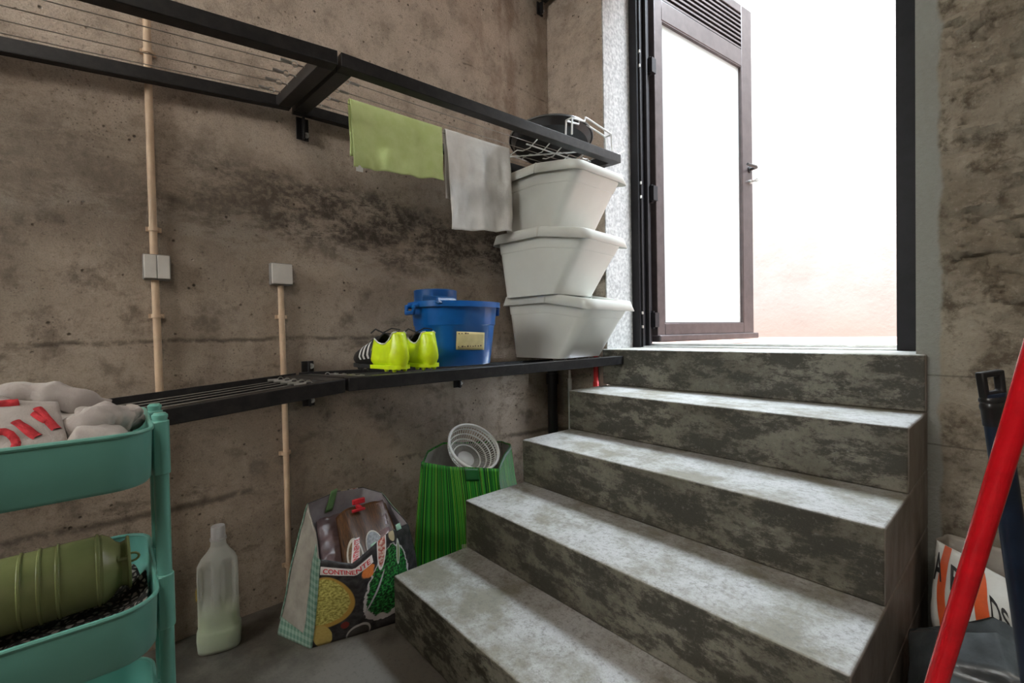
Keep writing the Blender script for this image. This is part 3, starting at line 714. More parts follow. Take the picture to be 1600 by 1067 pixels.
# ------------------------------------------------------------------ pan and wire rack on top of the upper rack
pn = thing('round_pan', (.30, .93, 1.87), 'dark grey round pan lying on the upper rack', 'pan')
nrm = (Vector((.657, .754, 0)).cross(Vector((-.754, .657, 0)))).normalized()
tilt = Matrix.Rotation(R(-9), 4, Vector((.657, .754, 0))); PM = tilt.copy(); PM.translation = Vector((.285, .950, 1.928))
b = MB(); b.lathe([(0, -.034), (.15, -.034), (.178, -.026), (.196, .004), (.203, .006), (.203, .010), (.192, .008), (.174, -.020), (.15, -.029), (0, -.029)], PM, 56); b.build('dish', M['pan'], pn, ang=40)
b = MB(); b.tube([PM @ Vector((.203*math.cos(2*pi*i/56), .203*math.sin(2*pi*i/56), .008)) for i in range(56)], .0035, 8, closed=True); b.build('rim', M['panrim'], pn)
wr_ = thing('wire_rack', (.44, 1.1, 1.85), 'bright wire dish rack lying on the upper rack beside the pan', 'dish rack')
def rod(path, r=.003, name='rod'): b = MB(); b.tube(path, r*1.25, 8); return b.build(name, M['chrome'], wr_)
for x in (.512, .476):
    rod([(x, .845, 1.858), (x, .850, 1.932), (x, .934, 1.941), (x, .938, 1.960), (x, .950, 1.960), (x, 1.130, 1.938), (x, 1.135, 1.888), (x, 1.140, 1.858)], .0035, 'top_rod')
for y in (.850, 1.130): rod([(.476, y, 1.934), (.512, y, 1.934)], .003, 'cross_rod')
rod([(.46, .80, 1.866), (.46, 1.24, 1.878), (.46, 1.31, 1.92)], .003, 'base_rod'); rod([(.12, .78, 1.880), (.12, 1.215, 1.885)], .003, 'base_rod'); rod([(.29, .78, 1.872), (.29, 1.215, 1.880)], .003, 'base_rod')
for i in range(6):
    y = .80+i*.08
    rod([(.46, y, 1.868+.03*(y-.8)), (.42, y+.01, 1.868), (.38, y+.02, 1.888), (.345, y+.02, 1.905), (.31, y+.02, 1.888), (.27, y+.02, 1.87), (.22, y+.02, 1.872), (.18, y+.02, 1.888), (.12, y+.02, 1.88)], .0022, 'divider')
rod([(.10, .80, 1.872), (.30, .95, 1.866), (.47, 1.10, 1.866)], .003, 'brace')

# ------------------------------------------------------------------ pipes in the corner behind the stairs
dp = thing('drain_pipe', (.055, 1.16, 0), 'black vertical drain pipe in the corner under the shelf', 'pipe')
b = MB(); b.tube([(.06, 1.165, .0), (.06, 1.165, .775)], .028, 18); b.build('pipe', M['blackplastic'], dp)
b = MB(); b.tube([(.06, 1.165, .70), (.06, 1.165, .76)], .034, 18); b.build('socket', M['blackplastic'], dp)
wp = thing('white_pipe', (.16, 1.19, 0), 'thin white pipe end beside the black drain pipe', 'pipe')
b = MB(); b.tube([(.165, 1.195, 0), (.165, 1.195, .735)], .0115, 12); b.build('pipe', M['white'], wp); b = MB(); b.tube([(.165, 1.195, .735), (.165, 1.195, .78)], .008, 12); b.build('stem', M['zinc'], wp)
rp = thing('red_pipe', (.35, 1.205, .0), 'red pipe standing between shelf and top step', 'pipe')
b = MB(); b.tube([(.338, 1.206, 0), (.338, 1.206, .862)], .013, 14); b.build('pipe', M['redpipe'], rp)
b = MB(); b.tube([(.338, 1.206, .70), (.338, 1.206, .73)], .0165, 14); b.build('coupling', M['redpipe'], rp)

# ------------------------------------------------------------------ turquoise trolley
tr = thing('utility_trolley', (.50, -.86, -.2253), 'turquoise three-tier utility trolley at the left edge', 'trolley')
TX0, TX1, TY0, TY1 = .275, .725, -1.00, -.632
def tray(z, h=.105):
    prof = []
    per = rrect(TX0, TX1, TY0, TY1, .07, 8); b = MB()
    def off(d): return rrect(TX0+d, TX1-d, TY0+d, TY1-d, .07-d, 8)
    b.loft([[(x, y, z-h) for x, y in off(.010)], [(x, y, z-h+.008) for x, y in off(.004)], [(x, y, z) for x, y in off(0)], [(x, y, z) for x, y in off(.003)], [(x, y, z-h+.010) for x, y in off(.007)], [(x, y, z-h+.004) for x, y in off(.016)]], cap=True)
    o = b.build('tray', M['teal'], tr, ang=40)
    b = MB(); b.tube([(x, y, z) for x, y in off(.001)], .0045, 8, closed=True); b.build('rolled_rim', M['teal'], o)
TZ = (.812, .479, .149)
for z in TZ: tray(z)
for x in (.415, .600):
    for y in (TY1+.0155, TY0-.0155):
        b = MB(); b.tube([(x, y, -.185), (x, y, .822)], .0135, 16); p_ = b.build('post', M['teal'], tr)
        b = MB(); b.lathe([(0, .822), (.0145, .822), (.0145, .828), (.010, .833), (0, .833)], Matrix.Translation((x, y, 0)), 16); b.build('cap', M['teal'], p_)
        for z in TZ:
            b = MB(); b.box((x-.016, min(y, y-math.copysign(.013, y+.816)), z-.112), (x+.016, max(y, y-math.copysign(.013, y+.816)), z+.002)); b.tube([(x, y, z-.112), (x, y, z+.004)], .0165, 16); b.build('sleeve', M['teal'], p_, bevel=.002)
        b = MB(); b.lathe([(0, -.008), (.018, -.008), (.022, -.004), (.022, .004), (.018, .008), (0, .008)], axis_mtx((x, y, -.2023), (1, 0, 0)), 18); b.build('caster_wheel', M['blackplastic'], tr)

# sweatshirt heaped in the top tray
ss = thing('sweatshirt', (.50, -.82, .712), 'grey marl sweatshirt with red felt letters heaped in the trolley', 'clothing')
def heap(x, y):
    fx = (x-.285)/.43; fy = (y+.99)/.345
    h = .80+.095*math.exp(-((y+.90)/.13)**2)*(.55+.45*math.sin(pi*min(1, max(0, fx))))
    h += .012*fbm(x*9, y*11, 4.2, 3)+.006*math.sin(38*(y+.35*x)+3*n3(x*6, y*6, 1))
    h += .026*math.exp(-((y+.735)/.03)**2)*math.exp(-((x-.50)/.16)**2)
    e = min(fx, 1-fx, fy*1.5+.2, (1-fy)); h -= .07*max(0, 1-e/.12)**2
    h -= .085*min(1, max(0, (x-.54)/.08))*min(1, max(0, (-.745-y)/.05))
    return h
def squircle(u, v): U, V = 2*u-1, 2*v-1; return U*math.sqrt(1-.30*V*V), V*math.sqrt(1-.30*U*U)
def heap_fn(u, v): U, V = squircle(u, v); x = .5+.212*U; y = -.822+.170*V; return (x, y, max(.72, heap(x, y)))
b = MB(); b.grid(heap_fn, 90, 80); n1 = len(b.v)
b.build('body', M['jersey'], ss, ang=180, solid=.006, fix=False)
# folded hem standing in front of the heap, with the letters on it
def flap(u, v):
    y = lerp(-.99, -.772, u); zt = .893-.018*(2*u-1)**2 if u < .6 else lerp(.889, .872, (u-.6)/.4)
    x = lerp(.690, .585, v**.8)+.010*math.sin(v*3)+.004*n3(u*6, v*6, 3); z = lerp(.792, zt, v)+.004*n3(u*4, v*5, 9)
    x -= .03*max(0, u-.75)*4*.3; return Vector((x, y+.02*(1-v)*u, z))
b = MB(); b.grid(lambda u, v: flap(u, v), 40, 24); b.build('front_panel', M['jersey'], ss, ang=180, solid=.008, fix=False)
def sleeve(path, r, nm='sleeve'):
    b = MB(); pts = []; P = [Vector(p) for p in path]
    for i in range(len(P)-1):
        p0, p1, p2, p3 = P[max(i-1, 0)], P[i], P[i+1], P[min(i+2, len(P)-1)]
        for k in range(8): q = k/8; pts.append(.5*((2*p1)+(p2-p0)*q+(2*p0-5*p1+4*p2-p3)*q*q+(3*p1-p0-3*p2+p3)*q**3))
    pts.append(P[-1]); k = len(pts); rr = [r(i/(k-1))*(1+.10*math.sin(i*1.1)) for i in range(k)]
    b.tube(pts, rr, 18); o = b.build(nm, M['jersey'], ss, ang=180)
    for v_ in o.data.vertices: c = v_.co; d = .005*fbm(c.x*40, c.y*40, c.z*40, 3); v_.co = c+Vector((d, d, d))
    return o
sleeve([(.44, -.93, .865), (.46, -.83, .882), (.48, -.765, .868), (.47, -.71, .835)], lambda q: .026)
sleeve([(.59, -.752, .79), (.605, -.735, .818), (.58, -.705, .828), (.56, -.675, .812)], lambda q: lerp(.036, .026, q))
sleeve([(.53, -.74, .822), (.54, -.70, .832), (.50, -.672, .812), (.46, -.660, .802)], lambda q: lerp(.030, .020, q))
sleeve([(.50, -.69, .80), (.52, -.665, .825), (.51, -.655, .835)], lambda q: lerp(.015, .018, q), 'cuff')
def felt(segs, nm='felt_letter'):
    b = MB()
    for pts, wd in segs:
        P = [flap(*p) for p in pts]
        for p_, q_ in zip(P, P[1:]):
            pass
        k = 14; path = []
        for i in range(len(pts)-1):
            for j in range(k): q = j/k; path.append((lerp(pts[i][0], pts[i+1][0], q), lerp(pts[i][1], pts[i+1][1], q)))
        path.append(pts[-1]); rows = []
        for i, (u, v) in enumerate(path):
            a = path[max(0, i-1)]; c = path[min(len(path)-1, i+1)]; du, dv = (c[0]-a[0])*.22, (c[1]-a[1])*.12; L_ = math.hypot(du, dv) or 1
            nu, nv = -dv/L_*wd/.22, du/L_*wd/.12
            row = []
            for s_ in (-1, -.6, 0, .6, 1):
                p = flap(min(1.0, u+nu*s_), max(0, min(1, v+nv*s_))); nrm_ = (flap(u+.01, v)-flap(u, v)).cross(flap(u, min(1, v+.01))-flap(u, v)).normalized()
                if nrm_.x < 0: nrm_ = -nrm_
                row.append(p+nrm_*(.0005+.0035*(1-s_*s_)**.5))
            rows.append(row)
        b.loft(rows, cap=False, closed=False)
    b.build(nm, M['letterred'], ss, ang=180)
cir = [(.655+.075*math.cos(a), .235+.20*math.sin(a)) for a in [2*pi*i/14 for i in range(15)]]
felt([(cir, .0058)])
felt([([(.735, .60), (.785, .46), (.845, .30)], .0075)])
felt([([(.865, .84), (.920, .60), (.955, .42)], .0072), ([(.835, .74), (.905, .60)], .0055)])
felt([([(.60, .90), (.66, .925), (.76, .97)], .0060)])

# netted fabric, olive canister in the middle tray
nt = thing('netted_cloth', (.50, -.82, .379), 'black and white netted cloth lining the middle tray', 'cloth')
def net_fn(u, v):
    U, V = squircle(u, v); x = .5+.214*U; y = -.8165+.173*V
    h = .392+.008*fbm(x*14, y*14, 2, 3)+.060*max(0, (x-.585)/.126)**1.4+.05*max(0, (y+.71)/.065)**1.5*(.7+.3*math.sin(x*60))
    return (x, y, h)
b = MB(); b.grid(net_fn, 50, 50); b.build('fabric', M['net'], nt, ang=180, solid=.003, fix=False)
cn = thing('metal_canister', (.47, -.85, .40), 'olive green metal canister lying in the middle tray', 'canister')
CR = .074; CMx = axis_mtx((.475, -.672, .482), (.03, -1, -.01))
def canp(s_, r_): return (r_, s_)
prof = [(0, .004), (.050, .004), (.056, 0), (.058, .002), (.058, .005), (.050, .008), (.047, .016), (.052, .024), (.066, .034), (.0735, .046), (.0735, .050), (.077, .052), (.077, .056), (CR, .058)]
for s_ in (.112, .139, .166):
    prof += [(CR, s_), (CR+.0026, s_+.002), (CR+.0026, s_+.005), (CR, s_+.007)]
prof += [(CR, .30), (CR-.006, .312), (0, .314)]
b = MB(); b.lathe(prof, CMx, 48); b.build('shell', M['olive'], cn, ang=30)
def can_pt(ang, s_, off): return CMx @ Vector(((CR+off)*math.cos(ang), (CR+off)*math.sin(ang), s_))
# find the angle of the shell that faces the room (+x, a little up)
best = max(range(360), key=lambda d: (can_pt(R(d), .2, 0)-(CMx @ Vector((0, 0, .2)))).normalized().dot(Vector((.86, 0, .5))))
b = MB(); b.grid(lambda u, v: can_pt(R(best-20+40*v), lerp(.198, .285, u), .0012), 4, 12); cl_ = b.build('paper_label', M['paper'] if 0 else M['switch'], cn)
b = MB()
for i in range(5):
    for k_ in range(4):
        s0 = .205+k_*.019; s1 = s0+(.010 if (i+k_) % 3 else .016); a0 = best-13+i*6
        b.add([can_pt(R(a0), s0, .002), can_pt(R(a0), s1, .002), can_pt(R(a0+1.6), s1, .002), can_pt(R(a0+1.6), s0, .002)], [(0, 1, 2, 3)])
b.build('printed_text', M['ink'], cl_)['kind'] = 'stuff'
b = MB(); pz = can_pt(R(best), .010, -.024); b.tube([pz+Vector((0, .012*math.cos(a)+.012, .009*math.sin(a))) for a in [2*pi*i/12 for i in range(12)]], .0025, 6, closed=True); b.tube([pz+Vector((0, -.012, 0)), pz+Vector((0, .004, 0))], .005, 8); b.build('latch_ring', M['olive'], cn)

# ------------------------------------------------------------------ detergent bottle
dbt = thing('detergent_bottle', (.125, -.455, 0), 'translucent detergent bottle, a third full of pale green liquid', 'bottle')
BA = R(74); bc, bs = math.cos(BA), math.sin(BA); BO = Vector((.122, -.458, 0))
def BP(a, d, z): return BO+Vector((a*bc+d*bs, a*bs-d*bc, z))     # a along the wide axis, d toward the room
def bsec(z, wa, wd, sh=0, n=40, p=3.0):
    out = []
    for i in range(n):
        th = 2*pi*i/n; c_, s_ = math.cos(th), math.sin(th)
        a_ = wa*math.copysign(abs(c_)**(2/p), c_); d_ = wd*math.copysign(abs(s_)**(2/p), s_); out.append((a_+sh, d_, z))
    return out
secs = [(0, .052, .036, 0), (.004, .058, .042, 0), (.040, .061, .044, 0), (.066, .060, .043, 0), (.074, .056, .040, 0), (.150, .0555, .040, 0), (.230, .0555, .040, 0), (.272, .0545, .039, 0), (.292, .047, .034, .003), (.312, .031, .026, .004), (.328, .022, .020, .004), (.345, .0205, .0195, .004), (.352, .0205, .0195, .004)]
rings = []
for z, wa, wd, sh in secs:
    rings.append([BP(*q) for q in bsec(z, wa, wd, sh, p=3.0 if z < .29 else 2.0)])
# resample vertically so the grip recesses can be pressed in
fine = []
for i in range(len(rings)-1):
    for j in range(4): fine.append([p.lerp(q, j/4) for p, q in zip(rings[i], rings[i+1])])
fine.append(rings[-1])
def press(p):
    q = p-BO; a_ = q.x*bc+q.y*bs; d_ = q.x*bs-q.y*bc
    if d_ > .012 and .135 < p.z < .292:
        k = min(1, (p.z-.135)/.03)*min(1, (.292-p.z)/.03); band = min(1, max(0, (abs(a_-.002)-.011)/.007))*min(1, max(0, (.050-abs(a_))/.010))
        d2 = d_-.022*k*band; return BO+Vector((a_*bc+d2*bs, a_*bs-d2*bc, p.z))
    return p
def dense_ring(r_):
    o = []
    for i in range(len(r_)):
        for j in range(3): o.append(r_[i].lerp(r_[(i+1) % len(r_)], j/3))
    return o
b = MB(); b.loft([[press(p) for p in dense_ring(r_)] for r_ in fine], cap=False); k = len(dense_ring(fine[0])); b.f.append(tuple(range(k))[::-1]); b.build('bottle_body', M['hdpe'], dbt, ang=60)
b = MB(); lr = []
for z, wa, wd in ((.004, .050, .034), (.008, .055, .039), (.040, .0585, .0415), (.066, .0575, .0405), (.075, .0535, .0375), (.122, .0525, .037), (.1225, .0515, .036)): lr.append([BP(*q) for q in bsec(z, wa, wd)])
b.loft(lr, cap=True); b.build('liquid', M['liquid'], dbt, ang=50)['label'] = 'pale green liquid'
b = MB(); b.lathe([(.0235, .346), (.0235, .353), (.0205, .353), (.0200, .388), (.0185, .391), (0, .391)], Matrix.Translation(BP(.004, 0, 0)), 28); b.build('cap', M['cap'], dbt, ang=35)
b = MB(); b.hexa([BP(-.0575, -.02, .165), BP(-.0575, .012, .165), BP(-.0575, .012, .20), BP(-.0575, -.02, .20)], [BP(-.0585, -.02, .165), BP(-.0585, .012, .165), BP(-.0585, .012, .20), BP(-.0585, -.02, .20)]); b.build('sticker', plain('yellow_sticker', (.62, .42, .04), .5), dbt)


def rescale(root, loc, k): root.location = loc; root.scale = (k, k, k)
TK = .8146
for o_, p_ in ((tr, (.50, -.86, -.2253)), (ss, (.50, -.82, .712)), (nt, (.50, -.82, .379)), (cn, (.47, -.85, .40))):
    rescale(o_, (.3406+p_[0]*TK, -.1261+p_[1]*TK, .1835+p_[2]*TK), TK)

# ------------------------------------------------------------------ bags
def surf(cols, nz=(0, 0), seed=1, amp=.006):
    """closed bag surface: each column is (bottom, [mid,] rim); u runs over columns, v from bottom to rim"""
    C_ = [[Vector(p) for p in c] for c in cols]; K = len(C_)
    def colpt(c, v):
        if len(c) == 2: return c[0].lerp(c[1], v)
        a, m_, r_ = c
        return (1-v)**2*a+2*v*(1-v)*(2*m_-(a+r_)/2)+v*v*r_
    cx = sum((c[0] for c in C_), Vector())/K
    def S(u, v, off=0.):
        i = int(math.floor(u)) % K; q = u-math.floor(u); qs = q
        p = colpt(C_[i], v).lerp(colpt(C_[(i+1) % K], v), qs)
        ed = (colpt(C_[(i+1) % K], v)-colpt(C_[i], v)); n_ = Vector((ed.y, -ed.x, 0))
        if n_.length > 1e-6: n_.normalize()
        if n_.dot(p-cx) < 0: n_ = -n_
        d = amp*(fbm(p.x*9+seed, p.y*9, p.z*9, 3)+.6*math.sin(18*(p.z+.6*p.y)+4*n3(p.x*5, p.y*5, seed)))*min(1, v*4+.1)
        return p+n_*(d+off)
    return S, K
def panel(S, u0, u1, nu, nv, v0=0, v1=1, off=0.): b = MB(); b.grid(lambda a, c: S(lerp(u0, u1, a), lerp(v0, v1, c), off), nu, nv); return b
def put_text(S, body, uc, vc, wu, hv, mat, parent, off, skew=0., nm='lettering'):
    vs, fs = text_mesh(body, 1.0, .02); x0 = min(p[0] for p in vs); x1 = max(p[0] for p in vs); y0 = min(p[1] for p in vs); y1 = max(p[1] for p in vs)
    b = MB(); b.add([S(uc+wu*((p[0]-x0)/(x1-x0)-.5), vc+hv*((p[1]-y0)/(y1-y0)-.5)+skew*((p[0]-x0)/(x1-x0)-.5), off) for p in vs], fs); return b.build(nm, mat, parent, smooth=False, fix=False)
def gingham():
    t = NT('green_gingham_binding'); uv = t.scalev(t.tc.outputs['Object'], (290, 290, 290)); x, y, z = t.sep(uv)
    a = t.mr(t.math('SINE', z), -.3, .3); c = t.mr(t.math('SINE', t.math('ADD', x, y)), -.3, .3)
    f_ = t.math('MULTIPLY', t.math('ADD', a, c), .5)
    t.set(color=t.mix(f_, (.085, .19, .135), (.26, .36, .295)), rough=.6); return t.m
M['gingham'] = gingham()
M['lining'] = plain('grey_lavender_bag_lining', (.36, .33, .35), .55, 0, .12, 14., .3, 30.)
M['bagside'] = plain('pale_grey_woven_bag_side', (.30, .275, .235), .55, 0, .14, 20., .35, 40.)
M['redprint'] = plain('red_print', (.55, .02, .03), .5); M['whiteprint'] = plain('white_print', (.66, .60, .58), .5)
M['mint'] = plain('mint_strap', (.36, .58, .44), .5); M['strapgreen'] = plain('green_strap', (.17, .34, .13), .5)
def food_print():
    t = NT('food_printed_bag'); u, v, _ = t.sep(t.tc.outputs['UV']); u = t.math('MULTIPLY', u, 1.32); n = t.noise(42, 4, .6, t.tc.outputs['UV']); n2 = t.noise(16, 3, .5, t.tc.outputs['UV'])
    c = t.mix(t.mr(n2, .3, .7), (.012, .011, .012), (.045, .042, .043))
    def ell(cu, cv, ru, rv, rot=0., soft=.06, wob=.0):
        du = t.math('SUBTRACT', u, cu); dv = t.math('SUBTRACT', v, cv)
        ca, sa = math.cos(rot), math.sin(rot)
        a = t.math('DIVIDE', t.math('ADD', t.math('MULTIPLY', du, ca), t.math('MULTIPLY', dv, sa)), ru)
        b_ = t.math('DIVIDE', t.math('ADD', t.math('MULTIPLY', du, -sa), t.math('MULTIPLY', dv, ca)), rv)
        d = t.math('ADD', t.math('MULTIPLY', a, a), t.math('MULTIPLY', b_, b_))
        if wob: d = t.math('ADD', d, t.math('MULTIPLY', t.math('SUBTRACT', n2, .5), wob))
        return t.mr(d, 1+soft, 1-soft)
    def lay(cc, mask, col_): return t.mix(mask, cc, col_)
    rice = t.mix(t.mr(n, .35, .65), (.22, .19, .03), (.60, .55, .17)); broc = t.mix(t.mr(n, .42, .66), (.004, .022, .007), (.03, .26, .05))
    c = lay(c, ell(.10, .53, .29, .30), (.42, .25, .05)); c = lay(c, ell(.08, .545, .26, .265, 0, .06, .25), rice)
    c = lay(c, ell(.80, .50, .30, .40, -.5, .03, .5), (.48, .44, .44)); c = lay(c, ell(.81, .53, .27, .36, -.5, .05, .7), broc)
    c = lay(c, ell(.62, .50, .25, .012, 1.0, .2, .4), (.38, .34, .38))
    c = lay(c, ell(.57, .80, .075, .065, 0, .2, 1.6), t.mix(n, (.50, .07, .01), (.75, .30, .08)))
    c = lay(c, ell(.10, .12, .085, .16, .3, .05, .3), t.mix(n, (.35, .24, .05), (.55, .43, .14)))
    c = lay(c, ell(.46, .04, .13, .15), (.42, .40, .38)); c = lay(c, ell(.46, .03, .115, .125), (.05, .045, .04))
    c = lay(c, ell(.30, .22, .04, .05, 0, .2, 1.), (.17, .02, .015)); c = lay(c, ell(.76, .93, .055, .22, -.25), (.62, .60, .58)); c = lay(c, ell(.76, .93, .043, .19, -.25), t.mix(t.mr(n, .4, .6), (.35, .07, .05), (.58, .45, .38)))
    c = lay(c, ell(.965, .78, .035, .13, -.2), (.45, .46, .42)); c = lay(c, ell(.965, .77, .02, .10, -.2), (.20, .24, .12))
    c = lay(c, ell(.90, .97, .045, .07, 0, .1, .9), (.40, .33, .20))
    t.set(color=c, rough=.42, spec=.4); t.bump(t.noise(9, 4, .6, t.tc.outputs['UV']), .3, .006); return t.m
M['food'] = food_print()
cols1 = [((.180, -.305, 0), (.172, -.250, .215), (.165, -.190, .405)), ((.333, -.244, 0), (.350, -.232, .130), (.340, -.212, .279)), ((.372, -.110, 0), (.402, -.108, .120), (.372, -.120, .246)),
         ((.400, .012, 0), (.408, .020, .150), (.362, .020, .305)), ((.365, .135, 0), (.355, .130, .14), (.300, .119, .285)), ((.15, .165, 0), (.14, .15, .18), (.100, .112, .352)),
         ((.12, -.01, 0), (.10, .0, .2), (.085, .04, .388)), ((.13, -.16, 0), (.11, -.12, .2), (.110, -.075, .407))]
S1, K1 = surf(cols1, seed=2, amp=.004)
fbg = thing('shopping_bag', (.27, -.08, 0), 'slumped dark shopping bag printed with food, at the foot of the stairs', 'bag', 'shopping bags beside the stairs')
panel(S1, 1, 4, 60, 24).build('front_panel', M['food'], fbg, ang=180, solid=.0015, fix=False)
panel(S1, 0, 1, 16, 24).build('gusset', M['bagside'], fbg, ang=180, solid=.0015, fix=False)['label'] = 'pale grey side gusset'
panel(S1, 4, 8, 48, 24).build('back_panel', M['food'], fbg, ang=180, solid=.0015, fix=False)
panel(S1, 0, 8, 96, 20, .05, .995, -.0035).build('lining', M['lining'], fbg, ang=180, fix=False)['label'] = 'greyish lining'
b = MB(); kb = 48; ring0 = [S1(8*i/kb, 0) for i in range(kb)]; b.add([p+Vector((0, 0, .002)) for p in ring0], [tuple(range(kb))]); b.build('base', M['food'], fbg)
panel(S1, .74, 1.03, 6, 30, 0, 1, .003).build('binding', M['gingham'], fbg, ang=180, solid=.001, fix=False)['label'] = 'green gingham edge binding'
panel(S1, -.03, 1.0, 14, 5, 0, .12, .003).build('binding', M['gingham'], fbg, ang=180, solid=.001, fix=False)
panel(S1, -.04, .04, 2, 24, .1, 1, .003).build('binding', M['gingham'], fbg, ang=180, solid=.001, fix=False)
panel(S1, 4.3, 5.1, 14, 3, .965, 1.0, .002).build('binding', M['mint'], fbg, ang=180, solid=.001, fix=False)
wl_ = panel(S1, 1.05, 2.45, 20, 4, .855, .935, .002).build('brand_band', M['whiteprint'], fbg, ang=180, fix=False)
put_text(S1, 'CONTINENTE', 1.75, .893, 1.26, .052, M['redprint'], wl_, .0032)
b = MB(); b.grid(lambda u, v: S1(lerp(7.05, 7.30, u), lerp(.84, 1.03, v), -.006), 6, 6); b.build('strap', M['strapgreen'], fbg, ang=180, solid=.002, fix=False)
b = MB(); b.grid(lambda u, v: S1(lerp(3.30, 3.58, u), lerp(.98, 1.04, v), .003), 6, 3); b.build('strap', M['mint'], fbg, ang=180, solid=.002, fix=False)

# folded bags stuffed inside it
def bristle_print():
    t = NT('brown_straw_print'); uv = t.scalev(t.tc.outputs['UV'], (110, 3.0, 1)); n = t.noise(1.6, 4, .6, uv)
    t.set(color=t.mix(t.mr(n, .35, .65), (.014, .006, .004), (.15, .065, .020)), rough=.4); return t.m
M['straw'] = bristle_print()
M['mauve'] = plain('thin_mauve_plastic', (.20, .135, .135), .30, 0, .3, 12., .4, 18.)
fd = thing('folded_bag', (.24, -.03, .12), 'folded brown-printed bag stuffed into the food-printed shopping bag', 'bag')
def fold_fn(u, v): return Vector((lerp(.335, .165, v)+.012*math.sin(u*5+v*2), lerp(-.135, .095, u)+.035*v*(1-u), lerp(.205, .350, v)-.020*(2*u-1)**2+.006*math.sin(u*9)))
b = MB(); b.grid(fold_fn, 30, 20); b.build('sheet', M['straw'], fd, ang=180, solid=.003, fix=False)
def foldS(u, v, off=0.):
    e = .01; n_ = (fold_fn(u+e, v)-fold_fn(u, v)).cross(fold_fn(u, v+e)-fold_fn(u, v)).normalized()
    if n_.x < 0: n_ = -n_
    return fold_fn(u, v)+n_*off
def oval_patch(cu, cv, ru, rv, mat, off, rot=0., nm='print'):
    b = MB(); n = 28; vs = [foldS(cu, cv, off)]
    for rr in (.5, 1.0):
        for i in range(n):
            a = 2*pi*i/n; x, y = math.cos(a)*ru*rr, math.sin(a)*rv*rr; vs.append(foldS(cu+x*math.cos(rot)-y*math.sin(rot), cv+x*math.sin(rot)+y*math.cos(rot), off))
    fs = [(0, 1+i, 1+(i+1) % n) for i in range(n)]+[(1+i, 1+n+i, 1+n+(i+1) % n, 1+(i+1) % n) for i in range(n)]
    b.add(vs, fs); return b.build(nm, mat, fd, ang=180, fix=False)
M['cream'] = plain('cream_print', (.52, .48, .40), .5); M['greyprint'] = plain('grey_weave_print', (.26, .27, .28), .5, 0, .2, 120.); M['soup'] = plain('brown_soup_print', (.15, .09, .04), .4, 0, .5, 60.)
oval_patch(.20, .22, .125, .27, M['cream'], .003); oval_patch(.20, .22, .10, .215, M['soup'], .004)
oval_patch(.55, .24, .16, .27, M['cream'], .003); oval_patch(.55, .24, .145, .245, M['greyprint'], .004)
b = MB(); b.grid(lambda u, v: foldS(lerp(.155, .275, v)+.10*u-.06, lerp(.02, .46, u), .0055), 10, 3); bnd = b.build('brand_band', M['whiteprint'], fd, ang=180, fix=False)
vs, fs = text_mesh('CONTINENTE', 1.0, .02); x0 = min(p[0] for p in vs); x1 = max(p[0] for p in vs); y0 = min(p[1] for p in vs); y1 = max(p[1] for p in vs)
b = MB(); b.add([foldS(.225-.085*((p[1]-y0)/(y1-y0)-.5)+.10*((p[0]-x0)/(x1-x0))-.06, lerp(.05, .44, (p[0]-x0)/(x1-x0)), .0068) for p in vs], fs); b.build('lettering', M['redprint'], bnd, smooth=False, fix=False)
b = MB(); b.grid(lambda u, v: foldS(lerp(.45, .53, u), lerp(.05, .28, v), .010+.01*u), 4, 4); b.build('strap', M['mint'], fd, ang=180, solid=.002, fix=False)
pb = thing('plastic_bag', (.19, -.12, .12), 'thin mauve plastic bag tucked behind the folded bag', 'bag')
b = MB(); b.grid(lambda u, v: Vector((lerp(.305, .15, v)-.012*math.sin(u*4)+.010*fbm(u*4, v*4, 1), lerp(-.19, .06, u)+.03*v, lerp(.215, .345, v)-.02*(1-u)+.012*fbm(u*3, v*5, 6))), 30, 24); b.build('film', M['mauve'], pb, ang=180, solid=.001, fix=False)
rc = thing('red_clip', (.15, -.01, .33), 'small red plastic clip on the folded bags', 'clip')
b = MB(); b.box((.150, -.030, .352), (.162, .018, .372)); b.build('jaw', M['redprint'], rc, bevel=.003); b = MB(); b.box((.185, -.045, .338), (.196, .004, .347)); b.box((.158, -.02, .340), (.190, -.005, .352)); b.build('lever', M['redprint'], rc, bevel=.002)

# green striped bag with the colander
def green_stripes():
    t = NT('green_striped_bag'); u, v, _ = t.sep(t.tc.outputs['UV'])
    def st(sc_, seed): 
        cmb = t.n.new('ShaderNodeCombineXYZ'); t.put(cmb.inputs[0], t.math('ADD', t.math('MULTIPLY', u, sc_), seed)); return t.noise(1.0, 2, .5, cmb.outputs[0])
    a, b_, c_ = st(42, 3.), st(95, 9.), st(150, 21.)
    c = t.mix(t.mr(a, .44, .50), (.003, .028, .008), (.012, .150, .016)); c = t.mix(t.mr(b_, .53, .56), c, (.055, .31, .020)); c = t.mix(t.mr(c_, .60, .63), c, (.34, .42, .03)); c = t.mix(t.mr(st(70, 40.), .56, .60), c, (.003, .020, .008))
    t.set(color=c, rough=.62, spec=.2); t.bump(t.noise(7, 4, .6, t.tc.outputs['UV']), .35, .008); return t.m
M['gstripe'] = green_stripes(); M['gdark'] = plain('dark_green_bag_edge', (.006, .085, .016), .4); M['glin'] = plain('grey_bag_lining', (.30, .285, .25), .5, 0, .12, 18., .3, 30.)
cols2 = [((.275, .150, 0), (.270, .172, .25), (.262, .207, .489)), ((.345, .330, 0), (.335, .325, .24), (.312, .320, .458)), ((.405, .520, 0), (.398, .505, .22), (.370, .505, .425)), ((.335, .700, 0), (.315, .675, .25), (.255, .672, .478)),
         ((.14, .76, 0), (.14, .74, .25), (.125, .735, .458)), ((.10, .45, 0), (.10, .43, .25), (.10, .415, .503)), ((.16, .24, 0), (.155, .26, .25), (.155, .295, .497))]
